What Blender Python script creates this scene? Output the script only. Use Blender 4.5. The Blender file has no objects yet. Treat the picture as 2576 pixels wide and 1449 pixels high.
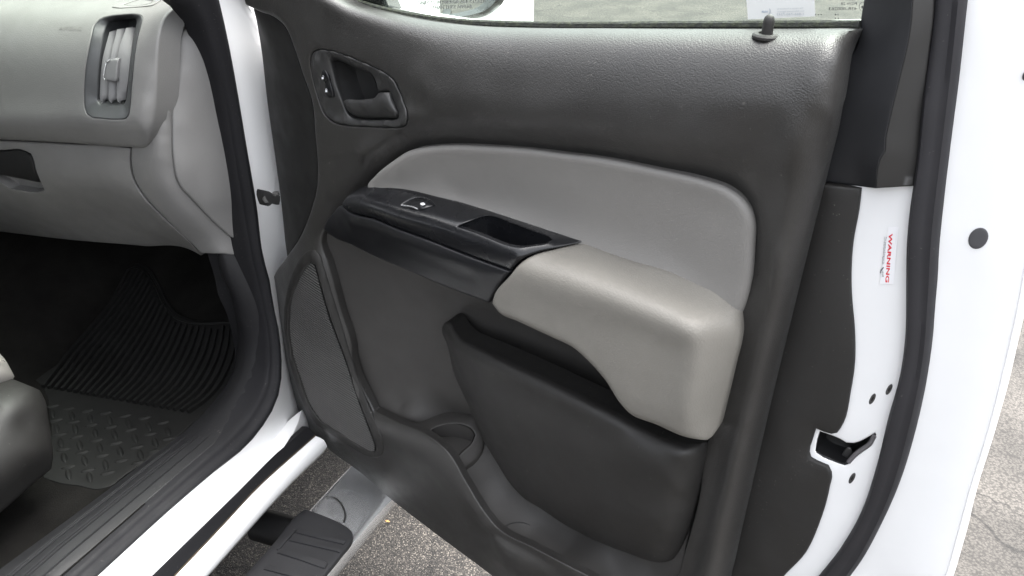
import bpy, bmesh, math, random
import numpy as np
from mathutils import Vector
from mathutils.geometry import delaunay_2d_cdt
random.seed(7)
rng = np.random.default_rng(7)
sc = bpy.context.scene
COL = sc.collection

# ---------------------------------------------------------------- camera
CAMH = 1.62
PITCH = math.radians(31)
FPX, CX, CY = 2006.0, 1288.0, 724.5          # photo measured on a 2576 x 1449 grid
cd = bpy.data.cameras.new('camera')
cam = bpy.data.objects.new('camera', cd)
COL.objects.link(cam)
cam.location = (0, 0, CAMH)
cam.rotation_euler = (math.radians(90) - PITCH, 0, 0)
cd.sensor_width = 36.0
cd.lens = FPX / 2576 * 36.0
cd.clip_start = 0.02
cd.clip_end = 400
sc.camera = cam

# ---------------------------------------------------------------- sky, sun, exposure
SUN_EL, SUN_AZ = math.radians(68), math.radians(50)     # azimuth measured clockwise from +Y
w = bpy.data.worlds.new('World')
sc.world = w
w.use_nodes = True
nt = w.node_tree
bg = nt.nodes['Background']
sky = nt.nodes.new('ShaderNodeTexSky')
sky.sky_type = 'NISHITA'
sky.sun_disc = False
sky.sun_elevation = SUN_EL
sky.sun_rotation = SUN_AZ
sky.air_density = 1.0
sky.dust_density = 7.0
hs = nt.nodes.new('ShaderNodeHueSaturation')
hs.inputs['Saturation'].default_value = 0.22
nt.links.new(sky.outputs[0], hs.inputs['Color'])
nt.links.new(hs.outputs[0], bg.inputs[0])
bg.inputs[1].default_value = 0.15
sl = bpy.data.lights.new('sun', 'SUN')
sl.energy = 0.55
sl.angle = math.radians(75)
sl.color = (1.0, 0.97, 0.93)
so = bpy.data.objects.new('sun', sl)
COL.objects.link(so)
sdir = Vector((math.sin(SUN_AZ) * math.cos(SUN_EL), math.cos(SUN_AZ) * math.cos(SUN_EL), math.sin(SUN_EL)))
so.rotation_euler = sdir.to_track_quat('Z', 'Y').to_euler()
so.location = (1, -2, 6)
sc.view_settings.view_transform = 'Standard'
sc.view_settings.look = 'None'
sc.view_settings.exposure = 2.78
sc.view_settings.gamma = 1.0
sc.cycles.caustics_reflective = False
sc.cycles.caustics_refractive = False

# ---------------------------------------------------------------- frames of the place
O = np.array([0, 0, CAMH])
def ray(x, y):
    X = (x - CX) / FPX; Y = -(y - CY) / FPX
    d = np.array([X, math.cos(PITCH) + Y * math.sin(PITCH), -math.sin(PITCH) + Y * math.cos(PITCH)])
    return d / np.linalg.norm(d)
def az(a):
    a = math.radians(a); return np.array([math.sin(a), math.cos(a), 0.0])
Z = np.array([0, 0, 1.0])
U = -az(-54.6)                       # along the open door, hinge -> latch
N = np.array([U[1], -U[0], 0.0])     # door inner side
if N[1] > 0: N = -N
A = az(25.7)                         # truck forward
B = np.array([A[1], -A[0], 0.0])     # truck outward (passenger side)
def hitp(x, y, P, n):
    d = ray(x, y); return O + d * (((P - O) @ n) / (d @ n))
DP = O + ray(1400, 724) * 1.1        # a point of the door plane
HP = hitp(705, 500, DP, N)           # the hinge line
def door(x, y, w=0.0): return hitp(x, y, DP + N * w, N)
def side(x, y, b=0.0): return hitp(x, y, HP + B * b, B)
def front(x, y, a=0.0): return hitp(x, y, HP + A * a, A)
def level(x, y, z=0.0): return hitp(x, y, np.array([0, 0, z]), Z)
def abz(a, b, z):
    q = HP + A * a + B * b; q[2] = z; return q
def uvw(u, v, w):
    return U * u + N * (DP @ N + w) + Z * v
def mp(fn, pts, default=None):
    return [fn(*p) if len(p) == 3 or default is None else fn(p[0], p[1], default) for p in pts]
def vw(x0, y0, s):                    # a measured detail window of the photograph
    return lambda *pts: [((x0 + p[0] * s), (y0 + p[1] * s)) + tuple(p[2:]) for p in pts]
R1 = vw(0, 0, .4446); R2 = vw(603.7, 0, .4446); R3 = vw(1073.3, 0, .4446); R4 = vw(1770.9, 0, .4861)
Q1 = vw(0, 563.5, .3125); Q2 = vw(0, 939.1, .3518); Q3 = vw(603.7, 805, .4446); Q4 = vw(670.8, 402.5, .3241)
Q5 = vw(1140.4, 670.8, .537); Q6 = vw(1770.9, 737.9, .4908); H1 = vw(751.3, 100.6, .162); V1 = vw(187.8, 20.1, .2083)
M1 = vw(952.5, 0, .151); K1 = vw(1811.2, 0, .1562); W1 = vw(2180.1, 563.5, .1203); L1 = vw(2012.4, 939.1, .2083)
C1 = vw(630.6, 429.3, .0926); B8 = vw(603.7, 1140.4, .213)

# ---------------------------------------------------------------- materials
def new_mat(name):
    m = bpy.data.materials.new(name); m.use_nodes = True
    return m, m.node_tree, m.node_tree.nodes['Principled BSDF']
def _n(nt, t, **kw):
    n = nt.nodes.new(t)
    for k, v in kw.items():
        if k in n.inputs: n.inputs[k].default_value = v
        else: setattr(n, k, v)
    return n
def plastic(name, base, rough=.55, grain=0., gscale=420., spec=.5, vary=.12, specks=0., coat=0., coatr=.06, sheen=0., metal=0., rvary=.08, gdist=.0006):
    m, nt, p = new_mat(name)
    tc = _n(nt, 'ShaderNodeTexCoord')
    L = nt.links.new
    n1 = _n(nt, 'ShaderNodeTexNoise', Scale=9., Detail=6., Roughness=.65)
    L(tc.outputs['Object'], n1.inputs['Vector'])
    mr = _n(nt, 'ShaderNodeMapRange'); mr.inputs[3].default_value = 1 - vary; mr.inputs[4].default_value = 1 + vary
    mr.inputs[1].default_value = .3; mr.inputs[2].default_value = .7
    L(n1.outputs['Fac'], mr.inputs[0])
    mx = _n(nt, 'ShaderNodeMix', data_type='RGBA', blend_type='MULTIPLY'); mx.inputs[0].default_value = 1
    mx.inputs[6].default_value = (*base, 1)
    L(mr.outputs[0], mx.inputs[7])
    col = mx.outputs[2]
    if specks:
        n2 = _n(nt, 'ShaderNodeTexNoise', Scale=230., Detail=2.)
        L(tc.outputs['Object'], n2.inputs['Vector'])
        n3 = _n(nt, 'ShaderNodeTexNoise', Scale=14., Detail=3.)
        L(tc.outputs['Object'], n3.inputs['Vector'])
        ad = _n(nt, 'ShaderNodeMath', operation='ADD'); L(n2.outputs['Fac'], ad.inputs[0])
        m3 = _n(nt, 'ShaderNodeMath', operation='MULTIPLY'); m3.inputs[1].default_value = .35; L(n3.outputs['Fac'], m3.inputs[0])
        L(m3.outputs[0], ad.inputs[1])
        r2 = _n(nt, 'ShaderNodeMapRange'); r2.inputs[1].default_value = .90; r2.inputs[2].default_value = 1.0; r2.inputs[4].default_value = specks
        L(ad.outputs[0], r2.inputs[0])
        m2 = _n(nt, 'ShaderNodeMix', data_type='RGBA'); m2.inputs[7].default_value = (.35, .33, .30, 1)
        L(r2.outputs[0], m2.inputs[0]); L(col, m2.inputs[6]); col = m2.outputs[2]
    L(col, p.inputs['Base Color'])
    rr = _n(nt, 'ShaderNodeMapRange'); rr.inputs[3].default_value = max(.02, rough - rvary); rr.inputs[4].default_value = rough + rvary
    rr.inputs[1].default_value = .3; rr.inputs[2].default_value = .7
    n4 = _n(nt, 'ShaderNodeTexNoise', Scale=22., Detail=5.)
    L(tc.outputs['Object'], n4.inputs['Vector']); L(n4.outputs['Fac'], rr.inputs[0]); L(rr.outputs[0], p.inputs['Roughness'])
    p.inputs['Specular IOR Level'].default_value = spec
    p.inputs['Metallic'].default_value = metal
    if coat:
        p.inputs['Coat Weight'].default_value = coat; p.inputs['Coat Roughness'].default_value = coatr
    if sheen:
        p.inputs['Sheen Weight'].default_value = sheen; p.inputs['Sheen Roughness'].default_value = .28
        p.inputs['Sheen Tint'].default_value = (.93, .98, 1, 1)
    if grain:
        vo = _n(nt, 'ShaderNodeTexVoronoi', feature='F1', Scale=gscale)
        nw = _n(nt, 'ShaderNodeTexNoise', Scale=gscale * .6, Detail=2.)
        L(tc.outputs['Object'], nw.inputs['Vector'])
        va = _n(nt, 'ShaderNodeVectorMath', operation='MULTIPLY_ADD'); va.inputs[1].default_value = (.0022,) * 3
        L(nw.outputs['Color'], va.inputs[0]); L(tc.outputs['Object'], va.inputs[2]); L(va.outputs[0], vo.inputs['Vector'])
        bp = _n(nt, 'ShaderNodeBump', Strength=grain, Distance=gdist, invert=True)
        L(vo.outputs['Distance'], bp.inputs['Height']); L(bp.outputs[0], p.inputs['Normal'])
    return m
def flat(name, base, rough=.6, metal=0., spec=.5):
    m, nt, p = new_mat(name)
    p.inputs['Base Color'].default_value = (*base, 1); p.inputs['Roughness'].default_value = rough
    p.inputs['Metallic'].default_value = metal; p.inputs['Specular IOR Level'].default_value = spec
    return m
def glass_mat(name, tint, gloss=.10):
    m, nt, p = new_mat(name)
    nt.nodes.remove(p); out = nt.nodes['Material Output']
    t = _n(nt, 'ShaderNodeBsdfTransparent'); t.inputs[0].default_value = (*tint, 1)
    g = _n(nt, 'ShaderNodeBsdfGlossy'); g.inputs['Roughness'].default_value = .02
    f = _n(nt, 'ShaderNodeFresnel'); f.inputs[0].default_value = 1.45
    s = _n(nt, 'ShaderNodeMixShader')
    nt.links.new(f.outputs[0], s.inputs[0]); nt.links.new(t.outputs[0], s.inputs[1]); nt.links.new(g.outputs[0], s.inputs[2])
    nt.links.new(s.outputs[0], out.inputs[0])
    return m
MT = {}
MT['trim'] = plastic('charcoal_grained_trim', (.0195, .0186, .0177), .44, grain=.5, gscale=600, spec=.62, specks=.22, sheen=.06)
MT['trim_smooth'] = plastic('charcoal_fine_trim', (.0150, .0143, .0136), .58, grain=.25, gscale=900, spec=.42, specks=.3, vary=.06)
MT['liner'] = plastic('charcoal_liner', (.043, .041, .0392), .60, grain=.3, gscale=700, spec=.35, vary=.06)
MT['insert'] = plastic('grey_vinyl_insert', (.188, .182, .173), .54, grain=.3, gscale=520, spec=.38, vary=.04)
MT['armrest'] = plastic('beige_grey_vinyl', (.168, .160, .143), .52, grain=.45, gscale=460, spec=.42, vary=.06)
MT['black'] = plastic('satin_black_plastic', (.0065, .0068, .008), .27, spec=.45, specks=.22, rvary=.03)
MT['black_matte'] = plastic('matte_black_plastic', (.006, .006, .0065), .5)
MT['bezel'] = plastic('charcoal_bezel', (.024, .024, .024), .40, grain=.12, gscale=900)
MT['white'] = plastic('white_car_paint', (.77, .775, .78), .28, spec=.5, vary=.012, coat=.4, rvary=.005)
MT['rubber'] = plastic('black_rubber_seal', (.013, .013, .0145), .62, spec=.12, specks=.15)
MT['tape'] = plastic('black_satin_sash_film', (.018, .0185, .0205), .52, grain=.12, gscale=1500, spec=.4, vary=.2)
MT['dash'] = plastic('grey_dash_vinyl', (.160, .158, .155), .47, grain=.3, gscale=600, spec=.45, vary=.06)
MT['dash_dark'] = plastic('vent_bezel_grey', (.042, .044, .046), .42)
MT['vane'] = plastic('vent_vane_grey', (.16, .16, .162), .5)
MT['chrome'] = plastic('dirty_chrome', (.78, .79, .80), .16, metal=.8, vary=.10, rvary=.10)
MT['carpet'] = plastic('dark_carpet', (.017, .0162, .0150), .95, grain=1., gscale=900, spec=.1, vary=.4, gdist=.004)
MT['mat'] = plastic('black_rubber_mat', (.0098, .0098, .0096), .60, spec=.18, grain=.2, gscale=900)
MT['sill'] = plastic('black_sill_plastic', (.009, .009, .0102), .55, spec=.25, grain=.2, gscale=900, specks=.2)
MT['seat'] = plastic('grey_seat_cloth', (.20, .188, .175), .85, grain=.5, gscale=900)
MT['print_white'] = flat('white_print', (.8, .82, .85), .5)
MT['print_red'] = flat('red_print', (.62, .012, .03), .5)
MT['print_grey'] = flat('grey_print', (.12, .12, .14), .5)
MT['print_dark'] = flat('dark_print', (.02, .02, .025), .5)
MT['paper'] = flat('white_sticker', (.50, .51, .50), .6)
MT['steel'] = plastic('dark_steel', (.10, .10, .10), .4, metal=.7)
MT['glass'] = glass_mat('green_tinted_glass', (.80, .90, .82))
MT['mirror'] = flat('mirror_silver', (.86, .88, .88), .01, metal=1.)

def moss_mat():
    m, nt, p = new_mat('mossy_black_rubber')
    tc = _n(nt, 'ShaderNodeTexCoord'); L = nt.links.new
    n = _n(nt, 'ShaderNodeTexNoise', Scale=160., Detail=5.); L(tc.outputs['Object'], n.inputs['Vector'])
    r = _n(nt, 'ShaderNodeValToRGB'); e = r.color_ramp.elements
    e[0].position = .42; e[0].color = (.010, .012, .010, 1); e[1].position = .72; e[1].color = (.024, .029, .015, 1)
    L(n.outputs['Fac'], r.inputs[0]); L(r.outputs[0], p.inputs['Base Color']); p.inputs['Roughness'].default_value = .9
    b = _n(nt, 'ShaderNodeBump', Strength=1., Distance=.003); L(n.outputs['Fac'], b.inputs['Height']); L(b.outputs[0], p.inputs['Normal'])
    return m
MT['moss'] = moss_mat()
def dirty_white():
    m = plastic('white_paint_with_road_dirt', (.80, .81, .82), .3, spec=.5, vary=.015, coat=.4, rvary=.03)
    return m
def grille_mat():
    return plastic('speaker_cloth_plastic', (.006, .006, .006), .5)
MT['grille'] = grille_mat()
MT['step'] = plastic('weathered_black_step', (.024, .024, .026), .6, spec=.3, specks=.2)
def ground_mat():
    m, nt, p = new_mat('worn_asphalt'); L = nt.links.new
    tc = _n(nt, 'ShaderNodeTexCoord')
    v = _n(nt, 'ShaderNodeTexVoronoi', feature='F1', Scale=290.); L(tc.outputs['Object'], v.inputs['Vector'])
    r = _n(nt, 'ShaderNodeValToRGB'); r.color_ramp.interpolation = 'LINEAR'
    e = r.color_ramp.elements
    e[0].position = 0; e[0].color = (.015, .0135, .012, 1)
    e[1].position = 1; e[1].color = (.17, .152, .132, 1)
    a = e.new(.5); a.color = (.040, .0355, .031, 1)
    a = e.new(.8); a.color = (.088, .078, .068, 1)
    sx = _n(nt, 'ShaderNodeSeparateColor'); L(v.outputs['Color'], sx.inputs[0])
    L(sx.outputs[0], r.inputs[0])
    # dark binder between the stones
    mr = _n(nt, 'ShaderNodeMapRange'); mr.inputs[1].default_value = .25; mr.inputs[2].default_value = .62; mr.inputs[3].default_value = 1; mr.inputs[4].default_value = .25
    L(v.outputs['Distance'], mr.inputs[0])
    mx = _n(nt, 'ShaderNodeMix', data_type='RGBA', blend_type='MULTIPLY'); mx.inputs[0].default_value = 1
    L(r.outputs[0], mx.inputs[6]); L(mr.outputs[0], mx.inputs[7])
    big = _n(nt, 'ShaderNodeTexNoise', Scale=3.5, Detail=5.); L(tc.outputs['Object'], big.inputs['Vector'])
    m2 = _n(nt, 'ShaderNodeMapRange'); m2.inputs[1].default_value = .35; m2.inputs[2].default_value = .7; m2.inputs[3].default_value = .62; m2.inputs[4].default_value = 1.5
    L(big.outputs['Fac'], m2.inputs[0])
    mx2 = _n(nt, 'ShaderNodeMix', data_type='RGBA', blend_type='MULTIPLY'); mx2.inputs[0].default_value = 1
    L(mx.outputs[2], mx2.inputs[6]); L(m2.outputs[0], mx2.inputs[7])
    # coarser stones away from the truck, direct light painted in as a paler tone
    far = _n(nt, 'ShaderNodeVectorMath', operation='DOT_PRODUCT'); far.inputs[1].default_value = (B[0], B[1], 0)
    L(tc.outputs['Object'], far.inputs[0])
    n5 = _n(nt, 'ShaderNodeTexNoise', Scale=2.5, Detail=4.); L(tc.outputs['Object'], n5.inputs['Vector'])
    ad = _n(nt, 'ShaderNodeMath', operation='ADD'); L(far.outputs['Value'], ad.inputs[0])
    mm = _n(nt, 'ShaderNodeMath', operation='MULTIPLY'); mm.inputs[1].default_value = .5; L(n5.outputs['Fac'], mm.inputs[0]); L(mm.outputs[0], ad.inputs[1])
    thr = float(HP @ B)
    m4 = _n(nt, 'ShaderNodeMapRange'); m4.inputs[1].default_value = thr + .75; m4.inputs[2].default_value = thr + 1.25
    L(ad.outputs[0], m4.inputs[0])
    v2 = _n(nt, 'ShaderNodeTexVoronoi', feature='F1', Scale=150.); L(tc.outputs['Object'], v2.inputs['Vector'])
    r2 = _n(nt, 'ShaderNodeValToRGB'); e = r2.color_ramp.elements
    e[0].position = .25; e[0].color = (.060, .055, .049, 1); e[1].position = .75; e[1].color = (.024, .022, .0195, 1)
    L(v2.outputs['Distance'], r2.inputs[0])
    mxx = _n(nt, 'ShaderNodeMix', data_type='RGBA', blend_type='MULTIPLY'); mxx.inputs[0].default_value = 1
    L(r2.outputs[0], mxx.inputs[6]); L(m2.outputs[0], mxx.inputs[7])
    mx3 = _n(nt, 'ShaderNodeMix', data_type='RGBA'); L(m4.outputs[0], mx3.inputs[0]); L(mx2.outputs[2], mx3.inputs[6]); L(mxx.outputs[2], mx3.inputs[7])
    wn = _n(nt, 'ShaderNodeTexNoise', Scale=5., Detail=6.); L(tc.outputs['Object'], wn.inputs['Vector'])
    wv = _n(nt, 'ShaderNodeVectorMath', operation='MULTIPLY_ADD'); wv.inputs[1].default_value = (.35, .35, 0); L(wn.outputs['Color'], wv.inputs[0]); L(tc.outputs['Object'], wv.inputs[2])
    ck = _n(nt, 'ShaderNodeTexVoronoi', feature='DISTANCE_TO_EDGE', Scale=1.7); L(wv.outputs[0], ck.inputs['Vector'])
    cm = _n(nt, 'ShaderNodeMapRange'); cm.inputs[1].default_value = .002; cm.inputs[2].default_value = .012; cm.inputs[3].default_value = .35; cm.inputs[4].default_value = 1
    L(ck.outputs['Distance'], cm.inputs[0])
    mc = _n(nt, 'ShaderNodeMix', data_type='RGBA', blend_type='MULTIPLY'); mc.inputs[0].default_value = 1
    L(mx3.outputs[2], mc.inputs[6]); L(cm.outputs[0], mc.inputs[7])
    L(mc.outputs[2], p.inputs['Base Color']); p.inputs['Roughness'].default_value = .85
    b = _n(nt, 'ShaderNodeBump', Strength=.6, Distance=.003, invert=True); L(v.outputs['Distance'], b.inputs['Height']); L(b.outputs[0], p.inputs['Normal'])
    return m
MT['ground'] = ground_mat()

# ---------------------------------------------------------------- mesh tools
def wloc(o):
    p = np.zeros(3)
    while o is not None:
        p = p + np.array(o.location); o = o.parent
    return p
def link(name, Vv, F, m, parent=None, smooth=True, sharp=38., orient=None, **props):
    Vv = np.asarray(Vv, float)
    c = (Vv.min(0) + Vv.max(0)) / 2
    me = bpy.data.meshes.new(name)
    me.from_pydata((Vv - c).tolist(), [], [tuple(int(i) for i in f) for f in F])
    bm = bmesh.new(); bm.from_mesh(me)
    bmesh.ops.remove_doubles(bm, verts=bm.verts, dist=1e-6)
    bmesh.ops.recalc_face_normals(bm, faces=bm.faces)
    if orient is not None:
        o = Vector(orient)
        s = sum(f.normal.dot(o) * f.calc_area() for f in bm.faces)
        if s < 0: bmesh.ops.reverse_faces(bm, faces=bm.faces)
    bm.to_mesh(me); bm.free()
    if smooth:
        me.shade_smooth()
        me.set_sharp_from_angle(angle=math.radians(sharp))
    if m is not None: me.materials.append(m)
    ob = bpy.data.objects.new(name, me); COL.objects.link(ob)
    if parent is not None:
        ob.parent = parent; ob.location = c - wloc(parent)
    else: ob.location = c
    for k, v in props.items(): ob[k] = v
    return ob
def empty(name, loc, **props):
    o = bpy.data.objects.new(name, None); COL.objects.link(o); o.location = loc; o.empty_display_size = .1
    for k, v in props.items(): o[k] = v
    return o
def cr(P, step, closed=False, corner=42.):
    """Catmull-Rom through 3D points, corners kept sharp, resampled to ~step."""
    P = [np.asarray(p, float) for p in P]
    n = len(P); out = []
    def ang(i):
        if not closed and (i == 0 or i == n - 1): return True
        a = P[i] - P[i - 1]; b = P[(i + 1) % n] - P[i]
        c = a @ b / (np.linalg.norm(a) * np.linalg.norm(b) + 1e-12)
        return math.degrees(math.acos(max(-1, min(1, c)))) > corner
    isc = [ang(i) for i in range(n)]
    for i in range(n if closed else n - 1):
        p1, p2 = P[i], P[(i + 1) % n]
        p0 = P[i - 1] if not isc[i] else p1 * 2 - p2
        p3 = P[(i + 2) % n] if not isc[(i + 1) % n] else p2 * 2 - p1
        d1 = np.linalg.norm(p2 - p1)
        t0 = max(np.linalg.norm(p1 - p0), 1e-9); t2 = max(np.linalg.norm(p3 - p2), 1e-9)
        m1 = ((p2 - p1) / d1 * t0 + (p1 - p0) / t0 * d1) / (d1 + t0) * d1
        m2 = ((p2 - p1) / d1 * t2 + (p3 - p2) / t2 * d1) / (d1 + t2) * d1
        k = max(1, int(round(d1 / step)))
        for j in range(k):
            t = j / k
            h00 = 2*t**3 - 3*t*t + 1; h10 = t**3 - 2*t*t + t; h01 = -2*t**3 + 3*t*t; h11 = t**3 - t*t
            out.append(h00 * p1 + h10 * m1 + h01 * p2 + h11 * m2)
    if not closed: out.append(P[-1])
    return np.array(out)
def resample(P, n):
    P = np.asarray(P); d = np.r_[0, np.cumsum(np.linalg.norm(np.diff(P, axis=0), axis=1))]
    t = np.linspace(0, d[-1], n)
    return np.stack([np.interp(t, d, P[:, i]) for i in range(3)], 1)
class Frame:
    def __init__(s, n):
        s.n = np.asarray(n, float) / np.linalg.norm(n)
        h = np.cross(Z, s.n) if abs(s.n[2]) < .95 else np.cross(A, s.n)
        s.e1 = h / np.linalg.norm(h); s.e2 = np.cross(s.n, s.e1)
    def q(s, P): P = np.atleast_2d(P); return np.stack([P @ s.e1, P @ s.e2], 1)
    def h(s, P): return np.atleast_2d(P) @ s.n
    def p(s, q, h): return q[:, :1] * s.e1 + q[:, 1:] * s.e2 + h[:, None] * s.n
FD = Frame(N + .6 * Z)               # for things on the door
FDASH = Frame(-A * .75 + B * .6 + Z * .35)
FS = Frame(B + .5 * Z - A * .4)
FL = Frame(Z + .0 * B)
def thin(P, d=.0045):
    """drop control points closer together than d"""
    out = []
    for p in P:
        p = np.asarray(p)
        if not out or ((np.array(out) - p) ** 2).sum(1).min() > d * d: out.append(p)
    return out
def curves(fn, *cs, step=.011):
    """feature lines: splines through measured points, as dense control points"""
    out = []
    for c in cs: out += list(cr(mp(fn, c), step, corner=70))
    return out
def grid(fn, poly, step, w_):
    """control points spread over a flat face (poly in photo points), depth w_(x, y)"""
    poly = np.array(poly, float); lo, hi = poly.min(0), poly.max(0)
    P = np.array([(x, y) for x in np.arange(lo[0], hi[0], step) for y in np.arange(lo[1], hi[1], step)])
    return [fn(x, y, w_(x, y)) for x, y in P[inside(P, [poly])]]
class Surf:
    def __init__(s, P, fr, reg=1e-5, closed=(), dens=.011):
        P = list(P)
        for c in closed: P += list(cr(c, dens, True))
        P = np.asarray(thin(P)); s.f = fr; q = fr.q(P); h = fr.h(P)
        key = np.round(q, 4); _, ix = np.unique(key, axis=0, return_index=True)
        q = q[ix]; h = h[ix]; s.c = q.mean(0); s.qc = q - s.c; n = len(q)
        K = s._phi(s.qc, s.qc) + reg * np.eye(n)
        T = np.c_[np.ones(n), s.qc]
        M = np.block([[K, T], [T.T, np.zeros((3, 3))]])
        s.w = np.linalg.lstsq(M, np.r_[h, 0, 0, 0], rcond=None)[0]
    @staticmethod
    def _phi(a, b):
        r2 = ((a[:, None] - b[None]) ** 2).sum(2)
        return .5 * r2 * np.log(r2 + 1e-12)
    def __call__(s, q):
        q = np.atleast_2d(q) - s.c; out = []
        for i in range(0, len(q), 4000):
            k = q[i:i + 4000]
            out.append(s._phi(k, s.qc) @ s.w[:-3] + s.w[-3] + k @ s.w[-2:])
        return np.concatenate(out)
    def at(s, x, y, off=0.):
        """the point of this surface (lifted by off) that the photo shows at x, y"""
        d = ray(x, y); lo, hi = .25, 3.5
        ts = np.linspace(.4, 2.4, 400); P = O + ts[:, None] * d
        g = s.f.h(P) - off - s(s.f.q(P))
        k = np.where((g[:-1] > 0) & (g[1:] <= 0))[0]
        if len(k) == 0: t = ts[np.argmin(abs(g))]; return O + d * t
        k = k[0]; t = ts[k] + (ts[k + 1] - ts[k]) * g[k] / (g[k] - g[k + 1])
        return O + d * t
    def pts(s, pts, off=0.): return [s.at(p[0], p[1], p[2] if len(p) > 2 else off) for p in pts]
def inside(pts, polys):
    r = np.zeros(len(pts), bool)
    for poly in polys:
        x1, y1 = poly[:, 0], poly[:, 1]; x2, y2 = np.roll(x1, -1), np.roll(y1, -1)
        for i in range(0, len(pts), 3000):
            p = pts[i:i + 3000]
            c = (y1[None] > p[:, 1:]) != (y2[None] > p[:, 1:])
            xi = (x2 - x1)[None] * (p[:, 1:] - y1[None]) / ((y2 - y1)[None] + 1e-15) + x1[None]
            r[i:i + 3000] ^= ((c & (p[:, :1] < xi)).sum(1) % 2).astype(bool)
    return r
def area2(q): return .5 * (q[:, 0] * np.roll(q[:, 1], -1) - np.roll(q[:, 0], -1) * q[:, 1]).sum()
def inset(q, d):
    t1 = q - np.roll(q, 1, 0); t2 = np.roll(q, -1, 0) - q
    t1 /= np.linalg.norm(t1, axis=1)[:, None] + 1e-12; t2 /= np.linalg.norm(t2, axis=1)[:, None] + 1e-12
    n1 = np.stack([-t1[:, 1], t1[:, 0]], 1); n2 = np.stack([-t2[:, 1], t2[:, 0]], 1)
    nn = n1 + n2; nn /= np.linalg.norm(nn, axis=1)[:, None] + 1e-12
    c = np.clip((nn * n1).sum(1), .6, 1)
    return q + nn * (d / c)[:, None]
def patch(name, outline, m, parent=None, feats=(), holes=(), fr=None, res=.008, rim=.003, hrim=None, skirt=.02, sdir=None,
          hskirt=0., surf=None, off=0., cap=False, nrim=3, corner=42., step=None, reg=3e-5, **props):
    """A moulded panel: outline and holes are closed lists of 3D points, feats further points its surface passes through."""
    fr = fr or FD; sdir = -fr.n if sdir is None else np.asarray(sdir, float)
    step = step or res
    if surf is None:
        surf = Surf(list(feats), fr, reg=reg, closed=[outline] + list(holes))
    loops = []
    for k, lp in enumerate([outline] + list(holes)):
        q = fr.q(cr(lp, step if k == 0 else step * .6, True, corner))
        if (area2(q) > 0) != (k == 0): q = q[::-1]
        loops.append(q)
    Vv, F = [], []
    def add(P):
        b = sum(len(v) for v in Vv); Vv.append(np.asarray(P)); return np.arange(b, b + len(P))
    inner = []; inner_idx = []; skirts = []
    for k, q in enumerate(loops):
        r = rim if k == 0 else (rim if hrim is None else hrim)
        prev = None
        if r > 0:
            for j in range(nrim + 1):
                th = j / nrim * math.pi / 2
                qq = inset(q, r * (1 - math.cos(th)))
                idx = add(fr.p(qq, surf(qq) + off - r * (1 - math.sin(th))))
                if prev is not None:
                    F += [(a, b, c, d) for a, b, c, d in zip(prev, np.roll(prev, -1), np.roll(idx, -1), idx)]
                else: first = idx
                prev = idx
            inner.append(qq); inner_idx.append(prev)
        else:
            first = add(fr.p(q, surf(q) + off)); inner.append(q); inner_idx.append(first)
        sk = skirt if k == 0 else hskirt
        if sk:
            P0 = Vv[-(nrim + 1)] if r > 0 else Vv[-1]
            i2 = add(P0 + sdir * sk)
            F += [(a, b, c, d) for a, b, c, d in zip(i2, np.roll(i2, -1), np.roll(first, -1), first)]
    allq = np.concatenate(inner); lo, hi = allq.min(0), allq.max(0)
    gx = np.arange(lo[0], hi[0], res); gy = np.arange(lo[1], hi[1], res * .866)
    G = np.array([(x + (j % 2) * res / 2, y) for j, y in enumerate(gy) for x in gx])
    if len(G):
        G = G[inside(G, inner)]
    if len(G):
        dm = np.full(len(G), 1e9)
        for i in range(0, len(allq), 400):
            dm = np.minimum(dm, ((G[:, None] - allq[None, i:i + 400]) ** 2).sum(2).min(1))
        G = G[dm > (.55 * res) ** 2]
    gi = add(fr.p(G, surf(G) + off)) if len(G) else np.array([], int)
    vq = np.concatenate([allq, G]) if len(G) else allq
    gid = np.concatenate(inner_idx + [gi])
    ed = []; b = 0
    for q in inner:
        n = len(q); ed += [(b + i, b + (i + 1) % n) for i in range(n)]; b += n
    vv, _, tris, ov, _, _ = delaunay_2d_cdt([Vector(p) for p in vq], ed, [], 0, 1e-7)
    vv = np.array([tuple(v) for v in vv]); tr = np.array([t for t in tris if len(t) == 3])
    cen = vv[tr].mean(1); keep = inside(cen, inner)
    mapi = []
    extra = []
    for i, o in enumerate(ov):
        if len(o): mapi.append(gid[o[0]])
        else:
            e = add(fr.p(vv[i:i + 1], surf(vv[i:i + 1]) + off)); mapi.append(e[0])
    mapi = np.array(mapi)
    T = [tuple(mapi[t]) for t in tr[keep]]
    T = [t for t in T if len(set(t)) == 3]
    F += T
    AV = np.concatenate(Vv)
    if cap:
        base = len(AV)
        AV = np.concatenate([AV, AV + sdir * skirt])
        F += [(t[2] + base, t[1] + base, t[0] + base) for t in T]
    ob = link(name, AV, F, m, parent, orient=fr.n, sharp=85., **props)
    ob_surf[ob.name] = surf
    return ob, surf
ob_surf = {}
def loft(name, curves, m, parent=None, n=60, mid=None, thick=0., orient=None, **props):
    """skin through resampled curves; mid(k, t) adds profile between"""
    C = [resample(c, n) for c in curves]
    k = len(C); Vv = np.concatenate(C); F = []
    for i in range(k - 1):
        for j in range(n - 1):
            F.append((i * n + j, i * n + j + 1, (i + 1) * n + j + 1, (i + 1) * n + j))
    ob = link(name, Vv, F, m, parent, orient=orient, sharp=45., **props)
    if thick:
        md = ob.modifiers.new('thickness', 'SOLIDIFY'); md.thickness = thick; md.offset = -1
    return ob
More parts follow.
